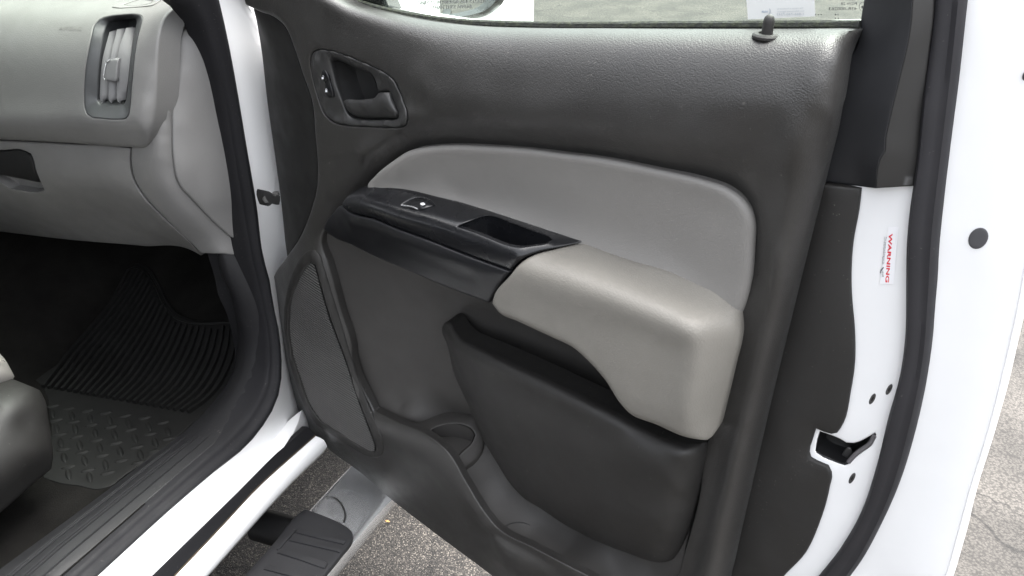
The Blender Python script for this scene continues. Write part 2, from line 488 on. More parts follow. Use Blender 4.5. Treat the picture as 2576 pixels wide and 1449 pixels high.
def tube(name, P, r, m, parent=None, k=8, cap=True, **props):
    P = np.asarray(P); n = len(P); r = np.full(n, r) if np.isscalar(r) else np.asarray(r)
    Vv, F = [], []
    T = np.gradient(P, axis=0); T /= np.linalg.norm(T, axis=1)[:, None] + 1e-12
    ref = Z if abs(T[0] @ Z) < .9 else A
    for i in range(n):
        s = np.cross(T[i], ref); s /= np.linalg.norm(s); u = np.cross(s, T[i])
        for j in range(k):
            a = 2 * math.pi * j / k; Vv.append(P[i] + r[i] * (math.cos(a) * s + math.sin(a) * u))
    for i in range(n - 1):
        for j in range(k):
            F.append((i * k + j, i * k + (j + 1) % k, (i + 1) * k + (j + 1) % k, (i + 1) * k + j))
    if cap:
        F.append(tuple(range(k))[::-1]); F.append(tuple(range((n - 1) * k, n * k)))
    return link(name, Vv, F, m, parent, **props)
def lathe(name, base, axis, prof, m, parent=None, k=24, **props):
    """prof: (radius, height) pairs along axis"""
    f = Frame(axis); Vv, F = [], []
    for r, h in prof:
        for j in range(k):
            a = 2 * math.pi * j / k
            Vv.append(base + f.n * h + r * (math.cos(a) * f.e1 + math.sin(a) * f.e2))
    for i in range(len(prof) - 1):
        for j in range(k):
            F.append((i * k + j, i * k + (j + 1) % k, (i + 1) * k + (j + 1) % k, (i + 1) * k + j))
    F.append(tuple(range((len(prof) - 1) * k, len(prof) * k))); F.append(tuple(range(k))[::-1])
    return link(name, Vv, F, m, parent, **props)
def bowl(name, rings, m, parent=None, **props):
    """open recess through closed rings of equal count, floored at the last"""
    n = len(rings[0]); Vv = np.concatenate(rings + [np.asarray(rings[-1]).mean(0)[None]]); F = []
    for i in range(len(rings) - 1):
        for j in range(n):
            F.append((i * n + j, i * n + (j + 1) % n, (i + 1) * n + (j + 1) % n, (i + 1) * n + j))
    L = (len(rings) - 1) * n
    for j in range(n): F.append((L + j, L + (j + 1) % n, len(Vv) - 1))
    return link(name, Vv, F, m, parent, sharp=50., **props)
def recess(name, outline, vec, m, parent=None, shrink=.82, step=.004, **props):
    R0 = cr(outline, step, True); c = R0.mean(0); vec = np.asarray(vec)
    rings = [R0]
    for t, s in ((.15, .0), (.6, .45), (.9, .75), (1., 1.)):
        k = 1 - (1 - shrink) * s
        rings.append(c + (R0 - c) * k + vec * t)
    rings.append(c + (rings[-1] - (c + vec)) * .85 + vec * 1.03)
    return bowl(name, rings, m, parent, **props)
def box(name, c, ax, half, m, parent=None, bev=.15, **props):
    """bevelled block: ax = three unit axes, half = half sizes"""
    c = np.asarray(c); bm = bmesh.new(); bmesh.ops.create_cube(bm, size=2.)
    for v in bm.verts: v.co = Vector((v.co.x * half[0], v.co.y * half[1], v.co.z * half[2]))
    if bev: bmesh.ops.bevel(bm, geom=bm.edges[:], offset=min(half) * bev, segments=2, affect='EDGES', profile=.6)
    Vv = [c + v.co.x * ax[0] + v.co.y * ax[1] + v.co.z * ax[2] for v in bm.verts]
    bm.verts.index_update(); F = [tuple(v.index for v in f.verts) for f in bm.faces]; bm.free()
    return link(name, Vv, F, m, parent, **props)
def text_polys(s, bold=0.):
    cu = bpy.data.curves.new('lettering', 'FONT'); cu.body = s; cu.size = 1.0; cu.offset = bold
    cu.resolution_u = 3
    o = bpy.data.objects.new('lettering', cu); COL.objects.link(o)
    dg = bpy.context.evaluated_depsgraph_get(); dg.update()
    me = bpy.data.meshes.new_from_object(o.evaluated_get(dg))
    Vv = np.array([tuple(v.co) for v in me.vertices]); F = [tuple(p.vertices) for p in me.polygons]
    bpy.data.objects.remove(o); bpy.data.curves.remove(cu); bpy.data.meshes.remove(me)
    return Vv, F
def lettering(name, s, org, ex, ey, place, m, parent, bold=0., **props):
    """s printed from photo point org, ex = photo vector of the whole line, ey = vector of a capital's height"""
    Vv, F = text_polys(s, bold)
    w_ = Vv[:, 0].max() - Vv[:, 0].min(); x0 = Vv[:, 0].min(); hgt = .70
    P = []
    for v in Vv:
        a = (v[0] - x0) / w_; b = v[1] / hgt
        P.append(place(org[0] + ex[0] * a + ey[0] * b, org[1] + ex[1] * a + ey[1] * b))
    return link(name, P, F, m, parent, smooth=False, **props)
def decal(name, polys, place, m, parent, **props):
    Vv, F = [], []
    for pl in polys:
        b = len(Vv); Vv += [place(*p[:2]) for p in pl]; F.append(tuple(range(b, b + len(pl))))
    return link(name, Vv, F, m, parent, smooth=False, **props)
def ell(cx, cy, rx, ry, rot=0., n=20):
    r = math.radians(rot)
    return [(cx + rx * math.cos(t) * math.cos(r) - ry * math.sin(t) * math.sin(r),
             cy + rx * math.cos(t) * math.sin(r) + ry * math.sin(t) * math.cos(r)) for t in np.linspace(0, 2 * math.pi, n, endpoint=False)]
def densify(pts, k=4):
    P = [np.array(p[:2], float) for p in pts]; out = []
    for i in range(len(P)):
        for j in range(k): out.append(tuple(P[i] + (P[(i + 1) % len(P)] - P[i]) * j / k))
    return out

# ================================================================ GROUND
def ground():
    xs = np.linspace(-60, 60, 61); ys = np.linspace(-60, 60, 61)
    Vv = [(x, y, 0.0) for y in ys for x in xs]; n = 61
    F = [(j * n + i, j * n + i + 1, (j + 1) * n + i + 1, (j + 1) * n + i) for j in range(n - 1) for i in range(n - 1)]
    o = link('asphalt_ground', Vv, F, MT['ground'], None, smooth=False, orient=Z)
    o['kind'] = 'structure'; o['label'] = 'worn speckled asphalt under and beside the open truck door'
ground()

# ================================================================ TRUCK
hb = HP.copy(); hb[2] = 0
truck = empty('pickup_truck', hb, category='pickup truck',
              label='white pickup truck with its passenger door wide open, grey dashboard and charcoal door panel')

# ---- body side: white pillar and rocker, black seal, sill trim
def ext(c, tail=1.1, head=None):
    c = [np.asarray(p) for p in c]
    c.append(c[-1] - A * tail)
    if head is not None: c.insert(0, c[0] + head)
    return c
HEAD = Z * .55 - A * .42
S0p = [(520, 540), (534, 600), (547, 642), (556, 689), (578, 739), (591, 789), (598, 829), (600, 876), (591, 923), (575, 960), (531, 1018), (482, 1069), (369, 1158), (211, 1277), (0, 1432)]
S1p = [(431, 0, -.098), (498, 27, -.098), (516, 89, -.098), (542, 222, -.098), (573, 378, -.098), (591, 511, -.096), (609, 618, -.092), (622, 667, -.090), (644, 757, -.085), (656, 813, -.08), (672, 854, -.075), (677, 895, -.07), (672, 938, -.064), (653, 1004, -.058), (630, 1037, -.055), (563, 1094, -.055), (419, 1217, -.055), (176, 1428, -.055)]
S2p = [(551, 0, -.075), (573, 98, -.075), (600, 244, -.075), (622, 378, -.075), (645, 511, -.073), (662, 644, -.07), (681, 717, -.066), (687, 763, -.062), (700, 823, -.056), (708, 895, -.046), (709, 940, -.038), (698, 1004, -.028), (668, 1062, -.023), (633, 1108, -.022), (528, 1196, -.022), (426, 1284, -.022), (246, 1449, -.022)]
S3p = [(616, 0, -.055), (640, 40, -.06), (660, 133, -.072), (675, 249, -.072), (693, 378, -.072), (711, 511, -.075), (728, 644, -.095), (742, 720, -.135), (748, 800, -.155), (748, 880, -.155), (752, 945, -.15), (768, 1010, -.13), (784, 1050, -.115), (790, 1078, -.095), (772, 1102, -.045), (721, 1118, .004), (584, 1252, .004), (382, 1449, .004)]
S4p = [(793, 1097), (785, 1104), (725, 1157), (644, 1231), (563, 1319), (440, 1449)]
S5p = [(822, 1123), (815, 1130), (739, 1203), (633, 1319), (517, 1449)]
def S(pts, b, step=.012): return cr(mp(side, pts, b), step, corner=80)
c0 = cr(ext(mp(side, S0p, -.155)), .012, corner=80)
c1 = cr(ext(mp(side, S1p), head=HEAD), .012, corner=80)
c1k = cr(ext(mp(side, [(585, 540, -.14), (600, 600, -.125), (613, 640, -.105)] + S1p[7:])), .012, corner=80)
c2 = cr(ext(mp(side, S2p), head=HEAD), .012, corner=80)
c3 = cr(ext(mp(side, S3p), head=HEAD), .012, corner=80)
NB = 90
C2 = resample(c2, NB); C3 = resample(c3, NB)
back2 = C2 - B * .05
# white painted pillar with a rolled outer edge
mid = (C2 + C3) / 2 + (B * .006 - A * .004)
roll = C3 + A * .02 - B * .004
wrap = C3 + A * .10 - B * .05 - Z * .01
body = loft('cab_body', [back2, C2, (C2 * .75 + mid * .25) , mid, C3, roll * .5 + wrap * .5, wrap], MT['white'], truck, n=NB, orient=B - A)
# lower rocker: black strip and rounded lower white panel
lo3 = cr(ext(mp(side, [(771, 1073), (760, 1083), (721, 1118), (584, 1252), (382, 1449)], .004)), .02, corner=80)
lo4 = cr(ext(mp(side, S4p, .012)), .02, corner=80); lo5 = cr(ext(mp(side, S5p, .030)), .02, corner=80)
n_ = 40
L3, L4, L5 = (resample(c, n_) for c in (lo3, lo4, lo5))
st = loft('rocker_seal', [L3 - Z * .004 - B * .012, L3 + Z * .001 + B * .002, (L3 + L4) / 2 + B * .003 + Z * .002, L4 + Z * .001, L4 - Z * .02], MT['rubber'], body, n=n_, orient=B + Z)
lw = [L4 - B * .002 + Z * .000]
for t in (.1, .3, .55, .8):
    lw.append(L4 * (1 - t) + L5 * t + (B * .7 + Z * .7) * .010 * math.sin(math.pi * t))
lw += [L5 + B * .001, L5 - B * .010 - Z * .02, L5 - B * .06 - Z * .045]
loft('rocker_panel', lw, MT['white'], body, n=n_, orient=B + Z)
# thin line of road dirt lying in the joint
tube('joint_dirt', L4 + Z * .0015, .0016, plastic('brown_dirt', (.045, .032, .020), .95, vary=.5), body, k=5)
# rubber door-opening seal
def pair(curve, ref, w_=3):
    ix = [int(np.argmin(((curve - p) ** 2).sum(1))) for p in ref]; ix = np.maximum.accumulate(ix)
    P = curve[ix]; Q = np.pad(P, ((w_, w_), (0, 0)), 'edge')
    return np.stack([np.convolve(Q[:, i], np.ones(2 * w_ + 1) / (2 * w_ + 1), 'valid') for i in range(3)], 1)
CC1 = pair(resample(c1, 900), C2)
se = []
for t in np.linspace(0, 1, 9):
    bul = .011 * math.sin(math.pi * t) ** .8 + (.004 * math.sin(3 * math.pi * t) if 0 < t < 1 else 0)
    se.append(CC1 * (1 - t) + C2 * t + (B * .75 - A * .35 + Z * .35) * bul)
se = [CC1 - B * .03] + se + [C2 - B * .02]
loft('door_opening_seal', se, MT['rubber'], body, n=NB, orient=B + Z - A)
# kick panel and sill plate, one moulding with long ridges on its flat run
n0 = 110
KK0 = resample(c0, n0); KK1 = pair(resample(c1k, 900), KK0)
pl = []
prof = [(0, -.02), (.0, 0), (.10, .001), (.22, .001), (.46, .0015), (.56, .002), (.74, .002), (.88, .002), (.98, .001), (1.0, -.004)]
d0 = np.r_[0, np.cumsum(np.linalg.norm(np.diff(KK0, axis=0), axis=1))]
fade = np.clip((d0 - .80) / .16, 0, 1)[:, None]
for t, h in prof:
    pl.append(KK0 * (1 - t) + KK1 * t + Z * h * fade + (B * .0 - A * .018 + Z * .012) * math.sin(math.pi * t) * (1 - fade))
pl.insert(0, pl[0] - B * .02 - Z * .05)
pl.append(KK1 + B * .014 - Z * .012 + A * .006)
sill = loft('sill_plate', pl, MT['sill'], truck, n=n0, orient=B + Z - A)
for t in (.30, .36, .54, .60, .80):
    k_ = slice(int(np.argmax(d0 > .50)), None)
    rp = KK0 * (1 - t) + KK1 * t + Z * (.0022 * fade + .0004) + (-A * .018 + Z * .012) * math.sin(math.pi * t) * (1 - fade)
    rp = rp[k_]; rr_ = np.full(len(rp), .0021); rr_[:3] = (.0004, .0012, .0018)
    tube('sill_ridge', rp, rr_, MT['sill'], sill, k=6)
# dirt line between sill plate and seal
tube('sill_dirt', KK1[38:] + Z * .002 + B * .003, .0012, MT['carpet'], sill, k=5)

# rest of the cab around the opening: roof, far wall, rear wall, floor pan, inner A-pillar
def quad(name, P, m, parent, **k): return link(name, P, [(0, 1, 2, 3)], m, parent, smooth=False, **k)
box('roof', abz(-1.15, -.80, 1.78), (A, B, Z), (.90, .74, .02), MT['white'], body)
link('windscreen', [abz(.66, -.10, 1.33), abz(.66, -1.5, 1.33), abz(-.25, -1.42, 1.77), abz(-.25, -.18, 1.77)], [(0, 1, 2, 3)], MT['glass'], body, smooth=False)
box('far_wall', abz(-.6, -1.55, 1.05), (A, B, Z), (1.2, .02, .55), MT['dash'], body)
box('rear_wall', abz(-1.75, -.80, 1.1), (A, B, Z), (.02, .74, .6), MT['dash'], body)
box('firewall', abz(.62, -.80, .80), (A, B, Z), (.02, .80, .42), MT['black_matte'], body)
box('underbody', abz(-.3, -.95, .42), (A, B, Z), (1.8, .82, .02), MT['black_matte'], body)
box('floor_pan', abz(-.6, -.86, .40), (A, B, Z), (1.2, .70, .03), MT['black_matte'], body)
box('dash_top', abz(.38, -.80, 1.30), (A, B, Z), (.30, .70, .03), MT['dash'], body)
box('fender', abz(.60, -.10, .88), (A, B, Z), (.50, .09, .38), MT['white'], body)

# ---- floor: carpet with a rising toe board
def zf(a): d = max(0., a + .02); return .515 + .22 * d + 1.1 * d * d
def on_floor(x, y, off=0.):
    d = ray(x, y); ts = np.linspace(.6, 3., 600); P = O + ts[:, None] * d
    a = (P - HP) @ A; g = P[:, 2] - off - np.array([zf(v) for v in a])
    k = np.where((g[:-1] > 0) & (g[1:] <= 0))[0][0]
    t = ts[k] + (ts[k + 1] - ts[k]) * g[k] / (g[k] - g[k + 1]); return O + d * t
aa = np.linspace(-1.3, .6, 80); bb = np.linspace(-1.5, -.12, 60)
def tun(b): return .16 / (1 + math.exp((b + .80) / .03))
Vv = [abz(a, b, zf(a) + tun(b) + .004 * math.sin(9 * a + 5 * b)) for a in aa for b in bb]
F = [(i * 60 + j, i * 60 + j + 1, (i + 1) * 60 + j + 1, (i + 1) * 60 + j) for i in range(79) for j in range(59)]
link('floor_carpet', Vv, F, MT['carpet'], truck, orient=Z)

# ================================================================ DASHBOARD
fr_ = lambda a: (lambda pts: [front(p[0], p[1], p[2] if len(p) > 2 else a) for p in pts])
sd_ = lambda b: (lambda pts: [side(p[0], p[1], p[2] if len(p) > 2 else b) for p in pts])
pad_out = fr_(-.12)([(-620, -90, .16), (60, -95, .16), (300, -90, .16), (455, -70, .12), (452, -20, .03)]) + \
          fr_(-.1)([(438, 22, -.030), (413, 49, -.056), (402, 89, -.074), (398, 155, -.088), (396, 249, -.101), (390, 320, -.108), (383, 345, -.110), (364, 370, -.112), (330, 370, -.114),
                    (178, 360, -.116), (0, 351, -.116), (-120, 346, -.116), (-620, 322, -.116)])
pad_f = []
for (y, a_) in ((-40, .07), (0, .010), (30, -.035), (70, -.066), (120, -.088), (200, -.108), (270, -.121), (315, -.127), (338, -.122)):
    e_ = {-40: .06, 0: .004, 30: -.033, 70: -.062, 120: -.083, 200: -.101, 270: -.114, 315: -.120, 338: -.119}[y]
    pad_f += list(cr([front(x, y, aa_) for x, aa_ in ((-600, a_), (-350, a_), (-100, a_), (60, a_), (200, a_), (310, a_), (368, (a_ + e_) / 2))], .02))
vent_o = V1((250, 190), (300, 140), (400, 105), (550, 85), (720, 76), (790, 88), (815, 130), (800, 200), (760, 350), (720, 600), (690, 900), (665, 1200), (650, 1290), (610, 1335), (540, 1342), (300, 1330), (200, 1315), (140, 1270), (120, 1200), (115, 1050), (130, 750), (160, 550), (200, 350))
vent_i = V1((390, 225), (425, 165), (500, 138), (620, 124), (725, 122), (742, 150), (712, 330), (674, 600), (643, 900), (618, 1100), (595, 1160), (540, 1180), (420, 1178), (310, 1162), (278, 1110), (290, 820), (330, 490))
_pad = Surf(pad_f, FDASH, closed=[pad_out], dens=.02, reg=1e-4)
vo3 = _pad.pts(vent_o, .0)
dash, pad = patch('dashboard', pad_out, MT['dash'], truck, feats=pad_f, holes=[vo3], fr=FDASH, res=.011, rim=.006, hrim=.003, skirt=.05, sdir=A * .8 - Z * .2, hskirt=.02, surf=_pad)
# corner trim running round the end of the dashboard
ct = fr_(0)([(430, -60, .10), (420, 20, -.018), (398, 49, -.046), (388, 89, -.065), (382, 155, -.079), (380, 249, -.093), (374, 320, -.100), (366, 340, -.102), (345, 362, -.104), (331, 366, -.104), (331, 413, -.108), (340, 453, -.108), (358, 484, -.106), (422, 555, -.088), (480, 610, -.050), (506, 636, -.040)]) + \
     sd_(-.14)([(560, 640, -.125), (612, 644, -.112), (612, 622, -.114), (560, 580, -.124), (493, 513, -.134), (449, 460), (437, 400), (434, 333), (435, 244), (444, 155), (453, 95), (471, 65), (500, 40), (507, -40)])
cf = list(cr(fr_(0)([(409, 230, -.106), (408, 320, -.110), (410, 400, -.112), (420, 455, -.106), (460, 510, -.086), (520, 580, -.052)]), .03)) + list(cr(fr_(0)([(352, 400, -.111), (372, 455, -.112), (420, 530, -.092), (480, 590, -.060)]), .03))
corner, _ = patch('corner_trim', ct, MT['dash'], dash, feats=cf, fr=FDASH, res=.008, rim=.003, skirt=.05, sdir=A, reg=1.5e-3)
# end panel facing the door opening
ep = sd_(-.134)([(500, 38, -.128), (469, 64), (451, 94), (442, 155), (433, 244), (432, 333), (435, 400), (447, 457), (491, 510, -.128), (558, 577, -.118), (609, 616, -.109), (650, 640, -.102), (650, 450, -.095), (610, 250, -.096), (560, 30, -.106)])
ef = sd_(-.124)([(470, 120), (462, 180), (456, 310), (462, 420), (520, 508, -.116), (530, 150, -.109), (560, 300, -.105), (590, 480, -.102), (510, 300, -.114), (500, 420, -.115)])
patch('end_panel', ep, MT['dash'], dash, feats=ef, fr=FDASH, res=.010, rim=.004, skirt=.03, sdir=-B)
# glovebox door
gb = fr_(-.106)([(-620, 324), (-120, 348), (0, 353), (178, 362), (311, 370), (327, 374), (327, 413), (336, 453), (354, 485), (420, 557, -.088), (478, 611, -.05), (505, 643, -.02), (489, 634, -.02), (356, 619, -.015), (178, 604, -.015), (0, 583, -.01), (-120, 570, -.01), (-620, 535, -.01)])
gf = fr_(0)([(x, y, a) for x in (-560, -400, -220, -60, 60, 180, 280) for y, a in ((372, -.108), (420, -.114), (460, -.112), (500, -.096), (545, -.066))]) + fr_(0)([(360, 540, -.082), (400, 590, -.055)])
glat = R1((-260, 845), (0, 850), (150, 857), (175, 870), (185, 890), (205, 965), (235, 1040), (250, 1075), (230, 1083), (60, 1068), (10, 1035), (-60, 1000), (-260, 980))
_gb = Surf(gf, FDASH, closed=[gb], dens=.02, reg=1e-4)
gl3 = _gb.pts(glat)
glove, _ = patch('glovebox_door', gb, MT['dash'], dash, feats=gf, holes=[gl3], fr=FDASH, res=.010, rim=.004, skirt=.03, sdir=A, surf=_gb, hrim=.003)
recess('latch_recess', gl3, A * .022 - Z * .004, MT['dash'], dash, shrink=.93)
lt = _gb.pts(R1((-250, 850), (0, 855), (148, 862), (168, 874), (178, 895), (198, 965), (222, 1032), (0, 990), (-250, 960)), -.006)
patch('glovebox_latch', lt, MT['black_matte'], dash, fr=FDASH, res=.010, rim=.003, skirt=.015, sdir=A)
# vent: bezel, duct, vanes, tab
vb = _pad.pts(vent_o, .001); vi = _pad.pts(vent_i, -.016)
patch('vent_bezel', vb, MT['dash_dark'], dash, feats=(), holes=[vi], fr=FDASH, res=.006, rim=.002, hrim=.003, skirt=.006, hskirt=.012)
recess('vent_duct', _pad.pts(vent_i, -.018), A * .055 - B * .012, MT['dash_dark'], dash, shrink=.86)
vt = [((420, 290), (335, 620), (300, 1085)), ((512, 258), (440, 560), (405, 1080)), ((622, 240), (540, 480), (505, 1095)), ((735, 228), (672, 700), (600, 1120))]
for k in range(3):
    vl = cr(_pad.pts(V1(*[(p[0] + 1, p[1], -.0225) for p in vt[k]])), .006); vr = cr(_pad.pts(V1(*[(p[0] + (12 if k < 2 else 4), p[1] + 4, -.034) for p in vt[k + 1]])), .006)
    vl, vr = resample(vl, 24), resample(vr, 24); vm = vl * .55 + vr * .45 - A * .0025
    tip = _pad.pts(V1((vt[k][2][0] + 10, 1122, -.024), (vt[k][2][0] + 42, 1152, -.027), (vt[k][2][0] + 80, 1112, -.034)))
    vl = np.vstack([vl, tip[0]]); vm = np.vstack([vm, tip[1]]); vr = np.vstack([vr, tip[2]])
    loft('vent_vane', [vl + A * .012 + B * .002, vl, vm, vr, vr + A * .004], MT['vane'], dash, n=25, orient=-A)
tab = V1((528, 612), (430, 622), (385, 650), (362, 750), (350, 835), (368, 868), (410, 882), (505, 888), (515, 750))
patch('vent_tab', _pad.pts([(x, y, -.016) for x, y in tab]), MT['vane'], dash, fr=FDASH, res=.006, rim=.003, skirt=.012, sdir=A)
tube('tab_trim', cr(_pad.pts([(x, y, -.0155) for x, y in V1((430, 620), (384, 650), (360, 750), (348, 838), (368, 870))]), .003), .0009, MT['chrome'], dash)
# demister outlet on the top
do = R1((632, 40), (660, 20), (705, 4), (760, -25), (880, -30), (930, -12), (905, 4), (862, 30), (760, 40), (660, 44))
di = R1((700, 27), (760, 6), (800, -6), (865, 2), (850, 20), (800, 30), (740, 33))
dz = _pad.pts(do, .003); dzi = _pad.pts(di, .001)
patch('demister_outlet', dz, MT['dash'], dash, holes=[dzi], fr=FDASH, res=.008, rim=.002, hrim=.002, skirt=.004, hskirt=.02)
recess('demister_slot', dzi, -Z * .02 + A * .01, MT['black_matte'], dash)
lettering('airbag_lettering', 'AIRBAG', (147, 74.5), (57, 2), (3, -9.5), lambda x, y: _pad.at(x, y, .0008), plastic('embossed_grey', (.17, .165, .16), .5), dash)

# ================================================================ DOOR
dW = lambda w_: (lambda pts: [door(p[0], p[1], p[2] if len(p) > 2 else w_) for p in pts])
# white steel shell
sh = dW(-.085)([(668, 115), (694, 370), (716, 560), (706, 640), (700, 720), (706, 800), (730, 935), (785, 1066), (835, 1118), (995, 1243), (1255, 1440), (1430, 1575), (1640, 1625), (1850, 1600, -.07)]) + \
     dW(-.056)([(2180, 1620), (2330, 1560), (2399, 1449), (2424, 1351), (2458, 1229), (2507, 1072), (2551, 885), (2578, 777), (2606, 600), (2636, 400), (2664, 100), (2690, -150), (2500, -150), (2260, -150), (2206, 40), (2180, 76)]) + \
     dW(-.05)([(1771, 84), (1342, 84), (1070, 64), (870, 14), (760, -42), (645, -45)])
shf = curves(lambda x, y: door(x, y, -.042), [(2150, 480), (2125, 600), (2105, 740), (2115, 900), (2090, 1060), (2040, 1180), (2010, 1330), (1940, 1449)], [(2230, 490), (2222, 700), (2205, 900), (2165, 1110), (2100, 1290), (2010, 1440)], [(2290, 300), (2290, 480), (2275, 740), (2262, 930), (2200, 1190), (2080, 1449)], step=.05) + \
      curves(lambda x, y: door(x, y, -.052), [(2420, 50), (2390, 350), (2362, 640), (2335, 940), (2260, 1220), (2130, 1449)], [(2500, 50), (2478, 350), (2450, 640), (2420, 900), (2370, 1180), (2290, 1449)], step=.05) + \
      dW(-.085)([(1900, 300), (1800, 700), (1700, 1100), (1500, 1300), (1200, 300), (1200, 800), (1000, 1100)])
_sh = Surf(shf, FD, closed=[sh], dens=.02, reg=1e-4)
latch_px = L1((238, 700), (370, 745), (480, 790), (560, 838), (650, 842), (780, 792), (905, 716), (918, 740), (862, 862), (745, 955), (645, 1035), (590, 1092), (540, 1112), (440, 1078), (210, 965), (184, 935), (205, 800))
la3 = _sh.pts(latch_px)
shell, _ = patch('door', sh, MT['white'], truck, feats=shf, holes=[la3], fr=FD, res=.022, step=.012, rim=.006, hrim=.002, skirt=.075, sdir=-N, surf=_sh, cap=True)
shell['label'] = 'open passenger door with charcoal and grey trim panel'
on_sh = lambda x, y, o=.0004: _sh.at(x, y, o)

# main charcoal trim panel
TO = [(613, 9, .004), (600, -60, .0), (760, -72, -.03), (870, 0, -.03), (915, 16, -.03), (959, 27, -.03), (1070, 49, -.03), (1182, 62, -.03), (1342, 68, -.03), (1550, 69, -.03), (1771, 70, -.03), (1990, 70, -.03), (2162, 69, -.03),
      (2143, 100, -.018), (2128, 136, -.006), (2106, 262, .005), (2082, 360, .004), (2058, 459, .000), (2041, 535, -.004), (2002, 704, -.010), (1972, 836, -.015), (1938, 983, -.018), (1899, 1155, -.019), (1860, 1327, -.020), (1832, 1449, -.020), (1800, 1560, -.020),
      (1640, 1640, -.02), (1420, 1600, .012), (1300, 1500, .015), (1235, 1449, .012), (1093, 1343, .003), (973, 1249, -.006), (924, 1205, -.009), (817, 1123, -.017), (768, 1072, -.019), (733, 1000, -.020), (713, 943, -.026), (695, 850, -.026), (683, 760, -.026), (682, 716, -.024),
      (721, 642, -.012), (750, 600, -.004), (782, 520, .0), (795, 467, .0), (790, 333, .0), (781, 249, .0), (759, 187, .0), (737, 120, .0), (715, 67, .0), (688, 42, .0), (644, 24, .0)]
hole1 = [(813, 584, .0), (809, 610, .0), (826, 662, .001), (859, 782, .001), (885, 872, .001), (888, 894, .001), (915, 974, .002), (942, 1032, .004), (995, 1058, .010), (1075, 1094, .020), (1128, 1138, .026), (1173, 1214, .032), (1226, 1298, .037), (1248, 1325, .040), (1342, 1378, .045), (1480, 1449, .045), (1600, 1510, .03),
         (1690, 1500, .0), (1705, 1450, .0), (1725, 1380, .0), (1760, 1240, .0), (1774, 1130, .0), (1805, 1040, .0), (1838, 850, .0), (1852, 765, .0), (1878, 650, -.006), (1884, 560, -.008), (1870, 512, -.010), (1832, 479, -.011), (1770, 457, -.012), (1640, 430, -.012), (1510, 404, -.012), (1380, 388, -.012), (1200, 372, -.012), (1076, 375, -.012), (1030, 384, -.012), (988, 410, -.012), (947, 442, -.011), (926, 468, -.009),
         (904, 493, -.006), (874, 520, -.004), (847, 546, -.003), (828, 570, -.001)]
grille_px = [(779, 658), (792, 666), (800, 694), (813, 743), (833, 808), (857, 872), (870, 907), (906, 1018), (933, 1089), (945, 1125), (944, 1136), (933, 1135), (888, 1112), (853, 1089), (804, 1058), (782, 1027), (755, 961), (733, 894), (724, 841), (724, 791), (729, 752), (742, 717), (758, 684)]
bez_px = H1((165, 330), (170, 250), (200, 185), (250, 148), (330, 135), (500, 160), (750, 235), (1000, 340), (1250, 455), (1420, 560), (1490, 630), (1560, 770), (1640, 970), (1690, 1130), (1697, 1230), (1672, 1310), (1600, 1352), (1400, 1362), (1000, 1347), (750, 1330), (600, 1300), (480, 1240), (380, 1130), (310, 950), (240, 720), (190, 500))
cols = [(690, -66, .10), (800, -48, .12), (880, 3, .22), (940, 22, .32), (1000, 37, .55), (1080, 50, .86), (1182, 62, 1), (1342, 68, 1), (1518, 69, 1), (1696, 70, 1), (1850, 70, 1), (2000, 70, .94), (2080, 70, .84), (2124, 72, .6)]
tfc = []
for dy, w_ in ((8, -.014), (20, -.002), (40, .009), (68, .018), (105, .026), (150, .0325), (200, .037)):
    tfc.append([(x - (8 + dy * .12 if x > 2100 else 0), yt + dy, w_ * (kb if w_ > 0 else 1)) for x, yt, kb in cols if not (dy > 120 and x < 1050)])
tfc.append([(1100, 280, .032), (1182, 268, .0355), (1342, 272, .0365), (1518, 280, .037), (1696, 296, .037), (1850, 315, .036), (1950, 322, .0325)])
tfc.append([(1085, 308, .026), (1182, 304, .031), (1342, 316, .032), (1518, 332, .0325), (1696, 360, .0325), (1850, 392, .030), (1900, 420, .0255)])
tfc += [[(772, 150, .002), (860, 140, .006), (950, 150, .009), (1010, 180, .018), (1060, 215, .030)],
        [(792, 250, .002), (880, 250, .006), (960, 250, .010), (1030, 262, .020), (1080, 268, .028)],
        [(799, 350, .002), (870, 360, .005), (940, 350, .008), (1000, 328, .014)], [(802, 450, .002), (850, 445, .003), (905, 405, .005)]]
tfc.append([(838, 520, .001), (870, 470, .003), (910, 425, .006), (951, 394, .009), (1004, 349, .014), (1048, 331, .019), (1093, 327, .023), (1206, 329, .026), (1385, 345, .027), (1518, 362, .027), (1696, 393, .026), (1811, 417, .024), (1858, 438, .021), (1888, 466, .019), (1914, 520, .017), (1926, 600, .015), (1926, 700, .012), (1912, 800, .010), (1892, 900, .009), (1842, 1100, .008), (1788, 1300, .006), (1746, 1449, .006), (1716, 1530, .006)])
tfc.append([(880, 490, -.002), (918, 443, -.002), (960, 407, -.002), (1012, 368, .001), (1056, 349, .005), (1100, 343, .007), (1206, 345, .007), (1385, 361, .007), (1518, 378, .007), (1690, 409, .007), (1800, 433, .006), (1848, 456, .004), (1879, 488, .003), (1899, 540, .002), (1901, 620, .002), (1896, 700, .002)])
tfc.append([(2108, 141, .018), (2058, 272, .028), (2024, 403, .026), (2009, 452, .023), (1980, 627, .017), (1970, 704, .015), (1955, 787, .012), (1924, 910, .012), (1894, 1032, .012), (1857, 1190, .012), (1820, 1351, .012), (1800, 1449, .012), (1780, 1530, .012)])
